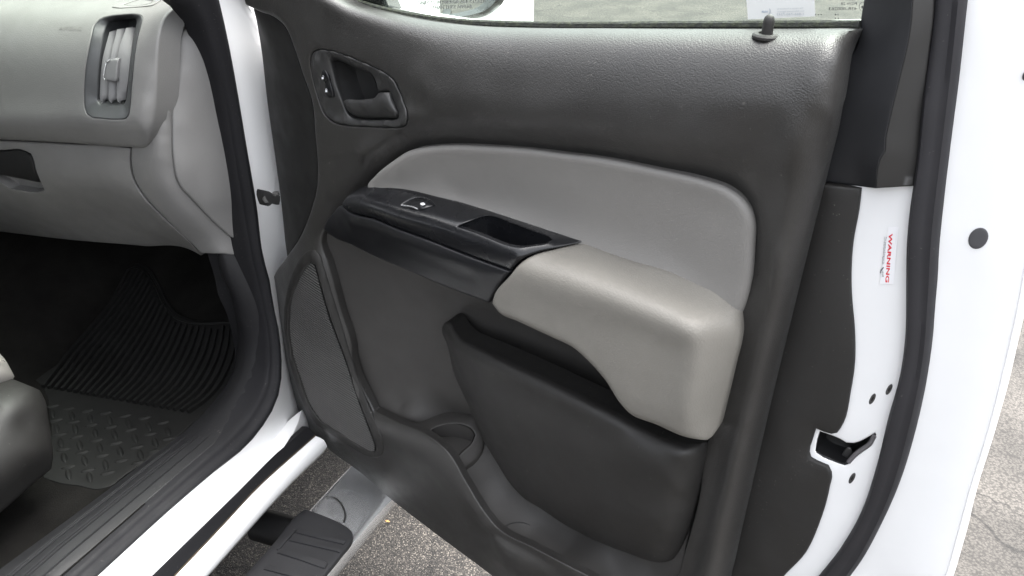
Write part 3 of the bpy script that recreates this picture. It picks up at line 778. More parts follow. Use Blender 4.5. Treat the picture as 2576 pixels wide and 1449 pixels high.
# crest beside the pocket joint and along the bin rim
tfc.append([(800, 590, .003), (797, 620, .005), (806, 650, .008), (833, 740, .009), (862, 850, .009), (880, 900, .009), (905, 975, .010), (932, 1045, .012), (960, 1072, .016), (985, 1085, .019), (1062, 1112, .026), (1110, 1150, .031), (1155, 1225, .036), (1208, 1308, .041), (1230, 1340, .044), (1320, 1395, .048), (1440, 1460, .048)])
tfc.append([(1960, 440, .0235), (1955, 520, .0185), (1950, 600, .016)])
tfc.append([(700, 700, -.014), (735, 660, -.002), (765, 632, .005), (785, 628, .006)])
tfc.append([(700, 790, -.014), (722, 690, -.004), (745, 655, .001)])
tfc.append([(704, 870, -.015), (714, 915, -.013), (742, 992, -.010), (768, 1042, -.007), (800, 1085, -.003), (853, 1129, .004), (905, 1162, .008), (959, 1194, .013), (1048, 1241, .020), (1140, 1291, .028), (1226, 1334, .035), (1342, 1398, .042), (1440, 1460, .045)])
tfc.append([(960, 1120, .0145), (1020, 1160, .0205), (1090, 1215, .027), (1150, 1265, .033), (1230, 1315, .039)])
TF3 = []
for c in tfc: TF3 += curves(door, c)
_tr = Surf(TF3, FD, closed=[dW(0)(TO), dW(0)(hole1)], reg=2e-4)
trim, _ = patch('trim_panel', dW(0)(TO), MT['trim'], shell, holes=[dW(0)(hole1), _tr.pts(grille_px), _tr.pts(bez_px)], fr=FD, res=.0062, rim=.006, hrim=.0025, skirt=.03, sdir=-N, hskirt=.012, surf=_tr)
# front flange towards the hinges
ff = dW(0)([(636, 20, -.008), (688, 42, -.004), (715, 67, -.004), (737, 120, -.004), (759, 187, -.004), (781, 249, -.004), (791, 333, -.004), (796, 467, -.004), (783, 521, -.004), (751, 602, -.006), (722, 646, -.014), (716, 600, -.035), (707, 511, -.04), (689, 378, -.045), (671, 249, -.045), (658, 133, -.045), (644, 50, -.03)])
patch('hinge_side_flange', ff, plastic('black_flange_plastic', (.008, .008, .0078), .6, spec=.3, vary=.04), shell, feats=dW(0)([(720, 249, -.018), (742, 378, -.018), (750, 500, -.016), (700, 133, -.018)]), fr=FD, res=.010, rim=.002, skirt=.03, sdir=-N)
# rear flange towards the latch
RF = dW(0)([(2059, 461, -.033), (2110, 466, -.033), (2166, 472, -.036), (2160, 525, -.036), (2145, 608, -.036), (2140, 704, -.036), (2141, 738, -.036), (2149, 836, -.036), (2149, 910, -.036), (2139, 983, -.036), (2114, 1077, -.036), (2105, 1089, -.036), (2090, 1092, -.036), (2051, 1078, -.036),
            (2041, 1111, -.036), (2034, 1140, -.036), (2038, 1153, -.036), (2056, 1162, -.036), (2082, 1173, -.036), (2090, 1190, -.036), (2085, 1229, -.036), (2060, 1317, -.036), (2026, 1391, -.036), (1972, 1449, -.036), (1880, 1560, -.036), (1800, 1565, -.036),
            (1824, 1449, -.040), (1850, 1327, -.040), (1885, 1155, -.040), (1924, 983, -.040), (1962, 836, -.040), (1991, 704, -.040), (2030, 535, -.038), (2048, 470, -.037)])
patch('rear_flange', RF, MT['trim_smooth'], shell, feats=curves(lambda x, y: door(x, y, -.032), [(2110, 520), (2075, 700), (2060, 850), (2030, 1000), (2000, 1090), (1985, 1180), (1960, 1280), (1910, 1400)]), fr=FD, res=.010, rim=.004, skirt=.02, sdir=-N)

# light grey insert
IO = [(930, 492), (914, 474), (918, 458), (933, 440), (982, 400), (1026, 373), (1071, 364), (1137, 360), (1207, 362), (1342, 371), (1385, 377), (1518, 393), (1651, 420), (1771, 447), (1829, 467), (1863, 491), (1885, 520), (1895, 554), (1893, 608), (1885, 704), (1872, 760), (1855, 800), (1800, 790), (1700, 740), (1585, 700), (1471, 660), (1319, 600), (1125, 530), (1000, 500)]
INF = curves(door, [(940, 468, .010), (960, 447, .013), (1000, 414, .016), (1045, 388, .018), (1090, 377, .019), (1140, 373, .019), (1205, 375, .019), (1345, 384, .019), (1520, 406, .019), (1655, 433, .019), (1768, 460, .018), (1820, 480, .018), (1850, 502, .017), (1872, 530, .016), (1881, 562, .015), (1880, 620, .014), (1871, 700, .012)],
             [(975, 462, .010), (1010, 430, .0125), (1055, 404, .0135), (1140, 390, .0135), (1205, 392, .0135), (1345, 401, .0135), (1520, 424, .0135), (1650, 450, .0135), (1755, 477, .0135), (1815, 505, .0135), (1845, 540, .0135), (1858, 580, .0135), (1858, 700, .0115)],
             [(1010, 470, .007), (1100, 440, .007), (1200, 440, .007), (1380, 462, .007), (1520, 485, .007), (1660, 515, .007), (1760, 550, .008), (1790, 620, .008), (1785, 700, .008)], [(1150, 500, .003), (1300, 520, .002), (1450, 560, .002), (1600, 610, .002), (1700, 660, .003)])
patch('door_insert', dW(.0145)(IO), MT['insert'], shell, feats=INF, fr=FD, res=.006, rim=.012, nrim=6, skirt=.022, sdir=-N, reg=1e-4)

# switch panel: gloss-black top plate
SP = [(911, 470, .010), (962, 469, .010), (1027, 477, .010), (1125, 500, .008), (1222, 527, .006), (1319, 558, .005), (1409, 587, .004), (1471, 606, .004), (1409, 621, .030), (1329, 642, .062), (1300, 660, .070), (1283, 680, .0705),
      (1157, 633, .066), (1082, 603, .062), (995, 571, .054), (946, 550, .047), (872, 527, .034), (859, 515, .030), (866, 501, .026), (891, 480, .016)]
CW = [(878, 501, .031), (900, 506, .037), (927, 518, .044), (980, 534, .052), (1027, 547, .056), (1095, 563, .060), (1157, 581, .063), (1240, 610, .066), (1308, 636, .068)]
SPF = curves(door, CW, [(x + 1, y - 11, w_ - .0055) for x, y, w_ in CW[1:]], [(x - 2, y + 9, w_ + .0022) for x, y, w_ in CW[1:]], [(x + 8, y - 24, w_ - .014) for x, y, w_ in CW[2:]],
             [(940, 488, .020), (1027, 504, .028), (1157, 536, .033), (1280, 572, .036), (1380, 605, .036)])
_sp = Surf(SPF, FD, closed=[dW(0)(SP)], reg=6e-5)
pull_px = Q4((1476, 515), (1570, 474), (1660, 440), (1700, 430), (1750, 437), (1900, 490), (2060, 550), (2195, 603), (2212, 618), (2180, 640), (2060, 664), (1960, 674), (1880, 660), (1700, 592), (1560, 540))
sw_px = Q4((1040, 350), (1085, 322), (1135, 300), (1180, 294), (1240, 305), (1300, 350), (1250, 372), (1190, 387), (1120, 378))
plate, _ = patch('switch_plate', dW(0)(SP), MT['black'], shell, holes=[_sp.pts(pull_px), _sp.pts(sw_px)], fr=FD, res=.006, rim=.0025, hrim=.002, skirt=.02, sdir=-N, hskirt=.004, surf=_sp)
recess('pull_pocket', _sp.pts(pull_px, -.003), -Z * .036 - N * .003, MT['black'], shell, shrink=.84)
# window switch
_swp = _sp.pts([(x, y) for x, y in sw_px], -.001)
patch('window_switch', _swp, MT['black'], shell, feats=_sp.pts(Q4((1150, 335, .002), (1200, 340, .006), (1250, 340, .004), (1100, 352, -.004))), fr=FD, res=.004, rim=.0015, skirt=.006)
decal('window_symbol', [Q4((1193, 336), (1218, 330), (1232, 344), (1212, 353), (1196, 347))], lambda x, y: _sp.at(x, y, .006), MT['print_white'], shell)
tube('switch_edge', cr(_sp.pts(Q4((1045, 350, .002), (1090, 356, .002), (1140, 366, .003), (1172, 381, .002))), .003), .0012, MT['chrome'], shell)
tube('switch_edge', cr(_sp.pts(Q4((1145, 300, .002), (1190, 297, .0025), (1240, 308, .002), (1298, 348, .002))), .003), .0009, MT['black'], shell)
# lower half of the switch panel
LP = [(859, 518, .031), (872, 530, .037), (946, 553, .050), (995, 574, .057), (1082, 606, .065), (1157, 636, .069), (1281, 683, .0745), (1258, 712, .0722), (1236, 748, .0690), (1228, 761, .0670), (1125, 723, .056), (1027, 681, .047), (930, 639, .036), (878, 613, .025), (839, 597, .012), (813, 577, .006), (816, 565, .008), (839, 533, .020)]
CL = [(880, 566, .043), (940, 587, .053), (1000, 611, .061), (1092, 648, .069), (1190, 688, .073)]
LPF = curves(door, [(862, 532, .036), (946, 566, .053), (995, 587, .060), (1082, 619, .068), (1157, 648, .072), (1268, 692, .0755)], [(x + 1, y - 3, w_) for x, y, w_ in CL], [(x - 1, y + 6, w_ - .0038) for x, y, w_ in CL],
             [(852, 560, .026), (905, 592, .040), (965, 622, .050), (1080, 668, .062), (1200, 720, .069)])
patch('lower_switch_trim', dW(0)(LP), plastic('satin_black_lower', (.0065, .0068, .008), .40, spec=.36, specks=.15, rvary=.03), shell, feats=LPF, fr=FD, res=.006, rim=.003, nrim=4, skirt=.04, sdir=-N, reg=5e-5)

# beige armrest
AO = [(1471, 607, .004), (1585, 648, .004), (1677, 673, .004), (1758, 705, .004), (1817, 731, .005), (1844, 757, .007), (1864, 776, .012), (1860, 832, .022), (1838, 929, .025), (1812, 1036, .025), (1799, 1083, .027), (1790, 1098, .033), (1774, 1108, .046), (1748, 1107, .061), (1715, 1099, .0685), (1651, 1071, .0705), (1577, 1039, .0710), (1559, 1020, .0715), (1516, 955, .073), (1473, 907, .0742), (1441, 878, .0745), (1382, 848, .0742), (1301, 810, .073), (1248, 784, .0722), (1233, 763, .0722), (1236, 746, .073), (1285, 682, .074), (1303, 660, .071), (1329, 643, .062), (1400, 622, .030)]
AF = curves(door, [(1325, 662, .070), (1420, 692, .0715), (1500, 718, .0725), (1580, 748, .073), (1660, 779, .073), (1730, 805, .0725), (1766, 821, .071)], [(1360, 650, .058), (1440, 664, .054), (1520, 690, .053), (1620, 728, .053), (1720, 768, .053), (1790, 798, .050)],
            [(1440, 634, .030), (1500, 648, .026), (1600, 682, .025), (1700, 722, .025), (1780, 758, .024), (1830, 785, .020)], [(1275, 722, .0755), (1340, 740, .0762), (1420, 765, .0768), (1500, 792, .0765), (1570, 818, .0760)],
            [(1560, 935, .0748), (1640, 990, .0738)],
            [(1770, 826, .0705), (1769, 880, .0712), (1763, 950, .0712), (1756, 1020, .0702), (1750, 1075, .066)], [(1815, 815, .044), (1810, 880, .045), (1797, 970, .044), (1784, 1050, .040)])
AF += grid(door, [(1300, 735), (1420, 764), (1500, 788), (1600, 824), (1700, 858), (1752, 876), (1742, 1066), (1660, 1045), (1590, 1005), (1540, 950), (1490, 890), (1440, 850), (1390, 825), (1290, 775)], 34, lambda x, y: .0752 - .0000035 * abs(x - 1520) * .6)
patch('armrest', dW(0)(AO), MT['armrest'], shell, feats=AF, fr=FD, res=.006, rim=.009, nrim=6, skirt=.022, sdir=-N, cap=True, reg=4e-4)

# pocket liner behind the armrest and flap
LN = [(808, 580, -.012), (803, 612, -.012), (820, 664, -.012), (853, 784, -.012), (879, 874, -.012), (883, 896, -.012), (909, 977, -.012), (936, 1036, -.010), (990, 1064, -.004), (1070, 1100, .006), (1122, 1144, .012), (1167, 1219, .018), (1220, 1304, .022), (1243, 1331, .026), (1338, 1385, .030), (1476, 1456, .030), (1600, 1520, .0),
      (1700, 1510, -.012), (1722, 1390, -.012), (1765, 1200, -.03), (1780, 1117, -.05), (1800, 1000, -.055), (1790, 860, -.05), (1600, 720, -.04), (1470, 660, -.03), (1200, 590, -.02), (1000, 540, -.016), (900, 530, -.014)]
LNF = curves(door, [(845, 640, -.013), (870, 740, -.014), (905, 860, -.016), (940, 960, -.018), (970, 1030, -.016)], [(900, 620, -.016), (930, 720, -.020), (970, 850, -.026), (1000, 960, -.030), (1015, 1025, -.028)],
             [(1000, 680, -.026), (1030, 780, -.034), (1060, 900, -.042), (1085, 990, -.046), (1095, 1026, -.046)], [(1080, 720, -.036), (1110, 800, -.046), (1140, 900, -.053), (1150, 1000, -.054), (1152, 1030, -.052)],
             [(1160, 850, -.056), (1250, 860, -.058), (1350, 890, -.058), (1450, 930, -.058), (1560, 1000, -.056)], [(1200, 730, -.046), (1350, 800, -.052), (1500, 880, -.055)],
             [(1010, 1075, -.034), (1060, 1085, -.046), (1110, 1085, -.056), (1160, 1080, -.062), (1205, 1090, -.062)],
             [(1150, 1170, .012), (1170, 1165, -.001), (1190, 1155, -.018), (1215, 1150, -.032)], [(1190, 1240, .012), (1205, 1230, -.004), (1225, 1215, -.020), (1245, 1200, -.030)],
             [(1232, 1305, .018), (1250, 1285, -.002), (1265, 1268, -.014), (1280, 1250, -.024)], [(1275, 1335, .018), (1290, 1315, .0), (1305, 1300, -.010), (1320, 1285, -.018)],
             [(1330, 1365, .018), (1345, 1345, -.004), (1360, 1325, -.014)], [(1420, 1405, .014), (1430, 1385, -.012), (1440, 1365, -.022)], [(1520, 1455, .010), (1535, 1430, -.016), (1550, 1405, -.024)], [(1600, 1470, -.006), (1640, 1440, -.024)])
_ln = Surf(LNF, FD, closed=[dW(0)(LN)], reg=1.2e-3)
cup_px = Q3((1060, 640), (1085, 618), (1130, 600), (1190, 590), (1255, 594), (1305, 618), (1326, 650), (1310, 690), (1265, 735), (1235, 765), (1180, 745), (1110, 690))
patch('pocket_liner', dW(0)(LN), MT['liner'], shell, fr=FD, res=.007, rim=.003, skirt=.015, sdir=-N, surf=_ln)
SHO = [(968, 1050, .002), (985, 1055, -.008), (1010, 1052, -.026), (1048, 1044, -.045), (1093, 1037, -.055), (1150, 1036, -.062), (1200, 1048, -.064), (1215, 1100, -.048), (1212, 1135, -.034), (1190, 1160, -.010), (1165, 1180, .008), (1140, 1160, .018), (1105, 1122, .016), (1060, 1092, .012), (1000, 1066, .004)]
SHF = curves(door, [(1010, 1062, -.010), (1048, 1056, -.028), (1093, 1052, -.038), (1150, 1052, -.046), (1190, 1066, -.046)], [(1040, 1076, .002), (1070, 1084, .006), (1120, 1122, .012), (1150, 1152, .012)])
_shf = Surf(SHF, FD, closed=[dW(0)(SHO)], reg=8e-4)
patch('cup_shelf', dW(0)(SHO), MT['liner'], shell, holes=[_shf.pts(cup_px)], fr=FD, res=.006, rim=.005, hrim=.004, nrim=4, skirt=.035, sdir=-Z, surf=_shf)
recess('cup_holder', _shf.pts(cup_px, -.004), -Z * .05 - N * .004, MT['liner'], shell, shrink=.86)
clip = [(1302, 925), (1306, 906), (1322, 897), (1352, 901), (1373, 910), (1378, 930), (1372, 945), (1330, 940)]
patch('clip_cover', _ln.pts(clip, .003), MT['liner'], shell, fr=FD, res=.006, rim=.003, skirt=.008)
# moulded joint across the bin floor
tube('bin_joint', cr(_ln.pts(Q3((1490, 1172, .0005), (1525, 1155, .0005), (1560, 1146, .0005), (1600, 1147, .0005), (1640, 1160, .0005))), .004), .0007, MT['black_matte'], shell, k=5)

# map pocket flap
PF = [(1111, 818, -.010), (1116, 811, -.012), (1124, 808, -.012), (1133, 812, -.008), (1148, 834, .0), (1170, 855, .006), (1194, 866, .010), (1301, 912, .014), (1409, 961, .016), (1516, 1012, .016), (1575, 1041, .016), (1624, 1071, .014), (1704, 1103, .012), (1747, 1114, .010), (1782, 1110, .0),
      (1781, 1130, -.004), (1774, 1170, -.004), (1753, 1261, -.006), (1726, 1347, -.008), (1704, 1390, -.010), (1683, 1412, -.010), (1667, 1416, -.008), (1570, 1390, -.006), (1489, 1358, -.006), (1409, 1315, -.006), (1355, 1278, -.006), (1318, 1256, -.006), (1291, 1229, -.008), (1248, 1165, -.014), (1210, 1100, -.020), (1173, 1014, -.024), (1140, 939, -.022), (1124, 870, -.018)]
PFF = curves(door, [(1132, 838, .004), (1155, 868, .018), (1195, 891, .028), (1270, 924, .034), (1400, 981, .039), (1560, 1059, .042), (1690, 1117, .042), (1735, 1136, .037), (1758, 1142, .024)],
             [(1134, 826, .0), (1160, 856, .013), (1200, 878, .022), (1275, 912, .028), (1405, 968, .031), (1565, 1046, .033), (1692, 1105, .032), (1742, 1122, .024)],
             [(1150, 890, .012), (1205, 925, .030), (1280, 955, .036), (1400, 1010, .041), (1560, 1088, .045), (1680, 1145, .045), (1728, 1165, .038)],
             [(1180, 980, .008), (1235, 1010, .028), (1310, 1050, .036), (1430, 1110, .042), (1560, 1170, .046), (1665, 1215, .044), (1712, 1230, .036)],
             [(1222, 1090, .004), (1265, 1105, .022), (1340, 1140, .032), (1440, 1190, .038), (1560, 1240, .042), (1645, 1275, .040), (1694, 1290, .032)],
             [(1265, 1175, .002), (1310, 1195, .018), (1380, 1235, .028), (1460, 1275, .032), (1560, 1315, .034), (1620, 1335, .032), (1670, 1350, .024)],
             [(1310, 1238, .004), (1360, 1265, .012), (1420, 1300, .016), (1500, 1340, .016), (1575, 1370, .015), (1650, 1392, .010)],
             [(1768, 1150, .012), (1758, 1200, .012), (1738, 1285, .010), (1712, 1350, .006)])
patch('map_pocket_flap', dW(0)(PF), MT['trim_smooth'], shell, feats=PFF, fr=FD, res=.0065, rim=.006, nrim=5, skirt=.03, sdir=-N, reg=1.5e-4)

ring_px = [(722, 880), (713, 812), (719, 743), (737, 684), (758, 645), (776, 630), (790, 628), (803, 641), (813, 672), (832, 733), (853, 801), (874, 872), (884, 905), (911, 982), (938, 1048), (957, 1095), (964, 1128), (956, 1148), (930, 1150), (882, 1126), (846, 1102), (797, 1070), (772, 1034), (744, 965), (725, 898)]
ring_c = [(718, 840), (721, 770), (738, 705), (760, 660), (782, 641), (798, 655), (812, 700), (834, 768), (862, 860), (886, 930), (920, 1030), (950, 1110), (945, 1141), (890, 1119), (850, 1096), (800, 1064), (778, 1030), (750, 963), (730, 897)]
patch('speaker_surround', _tr.pts(ring_px, .0022), MT['trim_smooth'], shell, feats=_tr.pts(ring_c, .0046), holes=[_tr.pts([(835 + (x - 835) * 1.0, y) for x, y in grille_px], .0005)], fr=FD, res=.005, rim=.002, hrim=.002, skirt=.006, hskirt=.006)
# speaker grille: recessed plate with fine ridges
gp = _tr.pts(grille_px, -.004)
patch('speaker_grille', gp, MT['grille'], shell, fr=FD, res=.008, rim=0, skirt=.006)
_gs = Surf(gp, FD)
gq = FD.q(np.array(gp)); gcr = FD.q(cr(gp, .003, True))
uv = np.array([(p @ U, p @ Z) for p in cr(gp, .003, True)])
Vv, F = [], []
def seg_hits(poly, v, sl):
    xs = []
    for i in range(len(poly)):
        a, b = poly[i], poly[(i + 1) % len(poly)]
        fa = a[1] - v - sl * a[0]; fb = b[1] - v - sl * b[0]
        if (fa > 0) != (fb > 0):
            t = fa / (fa - fb); xs.append(a[0] + (b[0] - a[0]) * t)
    return sorted(xs)
SLP = -.10
vs = uv[:, 1] - SLP * uv[:, 0]
for v in np.arange(vs.min(), vs.max(), .0056):
    xs = seg_hits(uv, v, SLP)
    for i in range(0, len(xs) - 1, 2):
        if xs[i + 1] - xs[i] < .004: continue
        uu = np.linspace(xs[i] + .001, xs[i + 1] - .001, 8)
        def gpt(u_, v_):
            q0 = U * u_ + Z * v_ + N * (DP @ N); qq = FD.q(q0)
            # slide along N until on the grille surface
            P = q0
            for _ in range(3):
                e = FD.h(P)[0] - _gs(FD.q(P))[0]; P = P - N * e / (N @ FD.n)
            return P
        b = len(Vv)
        for u_ in uu:
            c = gpt(u_, v + SLP * u_)
            Vv += [c + Z * .0014, c + N * .0018 + Z * .0006, c + N * .0018 - Z * .0006, c - Z * .0014]
        for j in range(7):
            for k in range(3):
                F.append((b + j * 4 + k, b + j * 4 + k + 1, b + j * 4 + 4 + k + 1, b + j * 4 + 4 + k))
link('grille_ridges', Vv, F, plastic('grille_ridge_plastic', (.075, .073, .071), .5), shell, orient=N, kind='stuff')

# inside handle: bezel, hand recess, lever, lock switch
cup_i = H1((488, 300), (530, 292), (700, 345), (850, 415), (1010, 470), (1110, 512), (1150, 560), (1190, 660), (1220, 775), (1240, 795), (1330, 788), (1408, 790), (1432, 850), (1500, 1010), (1548, 1130), (1538, 1210), (1480, 1225), (1250, 1228), (950, 1225), (835, 1198), (745, 1120), (690, 1000), (630, 840), (575, 680), (520, 460))
bo = _tr.pts([(754 + (x - 754) * 1, y) for x, y in [(890 + (a - 890) * .985, 220 + (b - 220) * .98) for a, b in bez_px]], -.0005)
flat_px = H1((245, 330), (270, 255), (340, 250), (480, 270), (780, 365), (1010, 460), (1250, 570), (1390, 650), (1470, 780), (1540, 960), (1600, 1130), (1590, 1230), (1300, 1245), (950, 1245), (640, 1230), (560, 1190), (480, 1090), (420, 940), (340, 700))
lip = H1((215, 330), (235, 240), (320, 195), (500, 215), (760, 300), (1000, 400), (1240, 510), (1400, 600), (1500, 740), (1580, 950), (1640, 1130), (1630, 1260), (1560, 1300), (1300, 1295), (950, 1290), (700, 1275), (560, 1240), (440, 1120), (370, 950), (295, 700))
patch('handle_bezel', bo, MT['bezel'], shell, feats=_tr.pts([(x, y, .0050) for x, y in lip]) + _tr.pts([(x, y, -.0045) for x, y in flat_px]), holes=[_tr.pts(cup_i, -.006)], fr=FD, res=.0045, rim=.0025, hrim=.003, skirt=.008, hskirt=.006)
recess('hand_recess', _tr.pts(cup_i, -.009), -N * .040, MT['bezel'], shell, shrink=.90)
lev = H1((682, 950), (705, 930), (900, 920), (1090, 906), (1170, 888), (1208, 845), (1226, 818), (1320, 806), (1408, 802), (1428, 850), (1490, 1010), (1532, 1125), (1510, 1168), (1350, 1184), (950, 1180), (860, 1168), (780, 1120), (715, 1040))
lvf = H1((760, 1000, .002), (1000, 1000, .004), (1250, 980, .004), (1400, 950, .003), (1450, 1080, .002), (1200, 1120, -.001), (900, 1110, -.001), (1320, 850, .002))
patch('door_lever', _tr.pts(lev, -.004), MT['bezel'], shell, feats=_tr.pts(lvf), fr=FD, res=.0045, rim=.003, skirt=.012)
lk = H1((300, 500), (318, 470), (360, 460), (410, 462), (440, 505), (482, 650), (532, 830), (535, 868), (505, 890), (450, 892), (412, 868), (385, 820), (330, 620))
patch('lock_switch', _tr.pts(lk, .001), MT['black'], shell, feats=_tr.pts(H1((400, 560, .004), (370, 520, .003), (420, 680, .001), (450, 800, .004))), fr=FD, res=.004, rim=.002, skirt=.008)
def padlock(cx, cy, open_):
    s = 1.0
    body_ = [(cx - 15, cy - 5), (cx + 15, cy - 5), (cx + 15, cy + 28), (cx - 15, cy + 28)]
    polys = [H1(*body_)]
    ox = 8 if open_ else 0
    for a0, a1 in zip(np.linspace(180, 360, 7)[:-1], np.linspace(180, 360, 7)[1:]):
        q = []
        for a, r in ((a0, 13), (a1, 13), (a1, 8), (a0, 8)):
            q.append((cx + ox + r * math.cos(math.radians(a)), cy - 16 + r * 1.1 * math.sin(math.radians(a))))
        polys.append(H1(*q))
    polys.append(H1((cx + ox + 8, cy - 16), (cx + ox + 13, cy - 16), (cx + ox + 13, cy - 5), (cx + ox + 8, cy - 5)))
    if not open_: polys.append(H1((cx - 13, cy - 16), (cx - 8, cy - 16), (cx - 8, cy - 5), (cx - 13, cy - 5)))
    return polys
on_lk = lambda x, y: _tr.at(x, y, .0052)
decal('unlock_symbol', padlock(372, 580, True), on_lk, MT['print_white'], shell)
decal('lock_symbol', padlock(428, 782, False), on_lk, MT['print_white'], shell)

# lock knob on the sill
kb = _tr.at(1929, 87, 0.)
lathe('lock_knob_collar', kb - Z * .004, Z, [(.0125, 0), (.0142, .001), (.0142, .0035), (.0125, .0052), (.0085, .0056), (.0078, .003), (.0, .003)], MT['trim_smooth'], shell, k=32)
lathe('lock_knob', kb - Z * .006, Z, [(.0056, 0), (.0056, .017), (.0054, .020), (.0044, .0232), (.0026, .0250), (.0006, .0256)], MT['trim_smooth'], shell, k=24)

# window: mossy belt seal, tinted glass, sticker, glass lettering
bl = cr(dW(-.046)([(860, -6), (959, 24), (1070, 46), (1182, 58.5), (1342, 64.5), (1771, 65), (2163, 64)]), .03)
tube('belt_seal', bl, .0052, MT['moss'], shell, k=8)
gz = lambda u, v: uvw(u, v, -.052 - (v - 1.4) * .12)
u0, u1 = -1.02, -.10
link('window_glass', [gz(u0, 1.36), gz(u1, 1.36), gz(u1, 1.95), gz(-.70, 1.95)], [(0, 1, 2, 3)], MT['glass'], shell, smooth=False, orient=N)
def on_glass(x, y, off=.001):
    n_ = N + Z * .12; n_ = n_ / np.linalg.norm(n_); P = gz(-.4, 1.5) + n_ * off
    return hitp(x, y, P, n_)
stk = K1((420, -60), (450, 315), (1537, 262), (1520, -60))
decal('window_sticker', [stk], on_glass, MT['paper'], shell)
og2 = lambda x, y: on_glass(x, y, .0018)
def mirrored(name, s, x_right, y, wid, hgt, mt, tilt=0., pl=None):
    return lettering(name, s, (x_right, y), (-wid, tilt), (0, -hgt), pl or og2, mt, shell)
def kx(x): return 1811.2 + .1562 * x
def ky(y): return .1562 * y
fade_b = flat('faded_print', (.30, .33, .36), .5); fade_d = flat('faded_blue_print', (.16, .22, .32), .5)
mirrored('sticker_lettering', '1-866-740-7243', kx(1345), ky(240), 67, 5.6, fade_b, 1.2)
mirrored('sticker_lettering', 'This Vehicle is Protected by', kx(1345), ky(140), 67, 3.4, fade_b, 2.0)
mirrored('sticker_lettering', 'Law Enforcement Agencies', kx(1350), ky(185), 67, 3.4, fade_b, 2.0)
mirrored('sticker_lettering', 'HNIR', kx(770), ky(205), 16, 5.6, fade_d, .4)
decal('sticker_emblem', [K1((790, 130), (812, 150), (818, 190), (800, 235), (770, 260), (735, 250), (775, 238), (795, 205), (800, 165))], og2, fade_b, shell)
mirrored('glass_lettering', '43R-000263', kx(2205), ky(165), 70.5, 7.8, MT['print_dark'])
mirrored('glass_lettering', 'PGW 28', kx(2205), ky(78), 40, 6.6, MT['print_dark'])
mirrored('glass_lettering', '14', kx(1905), ky(252), 9, 5.5, MT['print_dark'])
mirrored('glass_lettering', 'TRANSPARENT', kx(2190), ky(4), 84, 7.2, MT['print_dark'])
rg = ell(kx(2300), ky(108), 9.2, 12.2, 0, 24); ri = ell(kx(2300), ky(108), 8.2, 11.2, 0, 24)
decal('glass_lettering', [[rg[i], rg[(i + 1) % 24], ri[(i + 1) % 24], ri[i]] for i in range(24)], og2, MT['print_dark'], shell)
mirrored('glass_lettering', '1', kx(2300), ky(135), 3.2, 7, MT['print_dark'])
for cx_, cy_ in ((1540, 235), (1583, 235), (1630, 235), (1858, 293), (1906, 293)):
    decal('glass_dot', [ell(kx(cx_), ky(cy_), 1.4, 1.4, 0, 10)], og2, MT['print_dark'], shell)

# rear sash covered in black film
cre = [(2300, -160, -.022), (2286, 97, -.022), (2262, 200, -.022), (2238, 301, -.022), (2228, 350, -.022), (2227, 378, -.022), (2213, 403, -.022), (2204, 473, -.024)]
SL = dW(0)(cre + [(2170, 469, -.040), (2066, 455, -.042), (2082, 362, -.042), (2106, 262, -.042), (2128, 143, -.046), (2150, 129, -.048), (2160, 107, -.048), (2165, 49, -.048), (2173, 0, -.048), (2190, -160, -.052)])
patch('window_sash', SL, MT['tape'], shell, fr=FD, res=.010, rim=.0015, skirt=.03, sdir=-N)
SR = dW(0)(cre[::-1] + [(2330, -160, -.032), (2349, 0, -.036), (2335, 146, -.037), (2320, 272, -.037), (2306, 413, -.037), (2298, 467, -.038)])
patch('sash_return', SR, plastic('grey_black_sash_facet', (.020, .0195, .019), .5, vary=.05), shell, fr=FD, res=.010, rim=.0012, skirt=.03, sdir=-N)  # facet's different shading put into the colour, greyer than the film beside it
# dark wedge between the trim and the sash
patch('sash_corner', dW(0)([(2163, 76, -.052), (2130, 128, -.046), (2125, 150, -.046), (2170, 150, -.060), (2180, 80, -.060)]), MT['black_matte'], shell, fr=FD, res=.01, rim=.002, skirt=.01)

# rubber seal round the rear of the door
sl_ = [(2349, -160), (2349, 0), (2335, 146), (2320, 272), (2306, 413), (2298, 467), (2291, 515), (2284, 583), (2281, 704), (2281, 738), (2279, 836), (2262, 954), (2237, 1042), (2203, 1180), (2164, 1293), (2110, 1386), (2060, 1449), (1960, 1550)]
sr_ = [(2452, -160), (2434, 0), (2413, 194), (2388, 389), (2371, 535), (2362, 632), (2358, 704), (2355, 738), (2345, 861), (2326, 983), (2301, 1091), (2267, 1204), (2213, 1327), (2164, 1415), (2139, 1449), (2050, 1560)]
sl3 = resample(cr(_sh.pts(sl_, .002), .01), 80); sr3 = resample(cr(_sh.pts(sr_, .002), .01), 80)
rows = [sl3 - N * .012]
for t, h in ((0, 0), (.04, .008), (.14, .0125), (.3, .014), (.5, .0125), (.62, .011), (.8, .013), (.93, .010), (1, 0)):
    rows.append(sl3 * (1 - t) + sr3 * t + N * h)
rows.append(sr3 - N * .012)
loft('rear_door_seal', rows, plastic('grey_black_rubber', (.019, .0185, .021), .6, spec=.3, specks=.12, vary=.12), shell, n=80, orient=N)
# hem line at the outer edge
hm = [(2690, -140), (2652, 100), (2622, 400), (2590, 610), (2560, 780), (2533, 900), (2488, 1080), (2440, 1235), (2406, 1360), (2380, 1449), (2340, 1530)]
tube('hem_fold', cr(_sh.pts(hm, .0), .02), .0011, MT['white'], shell, k=6)
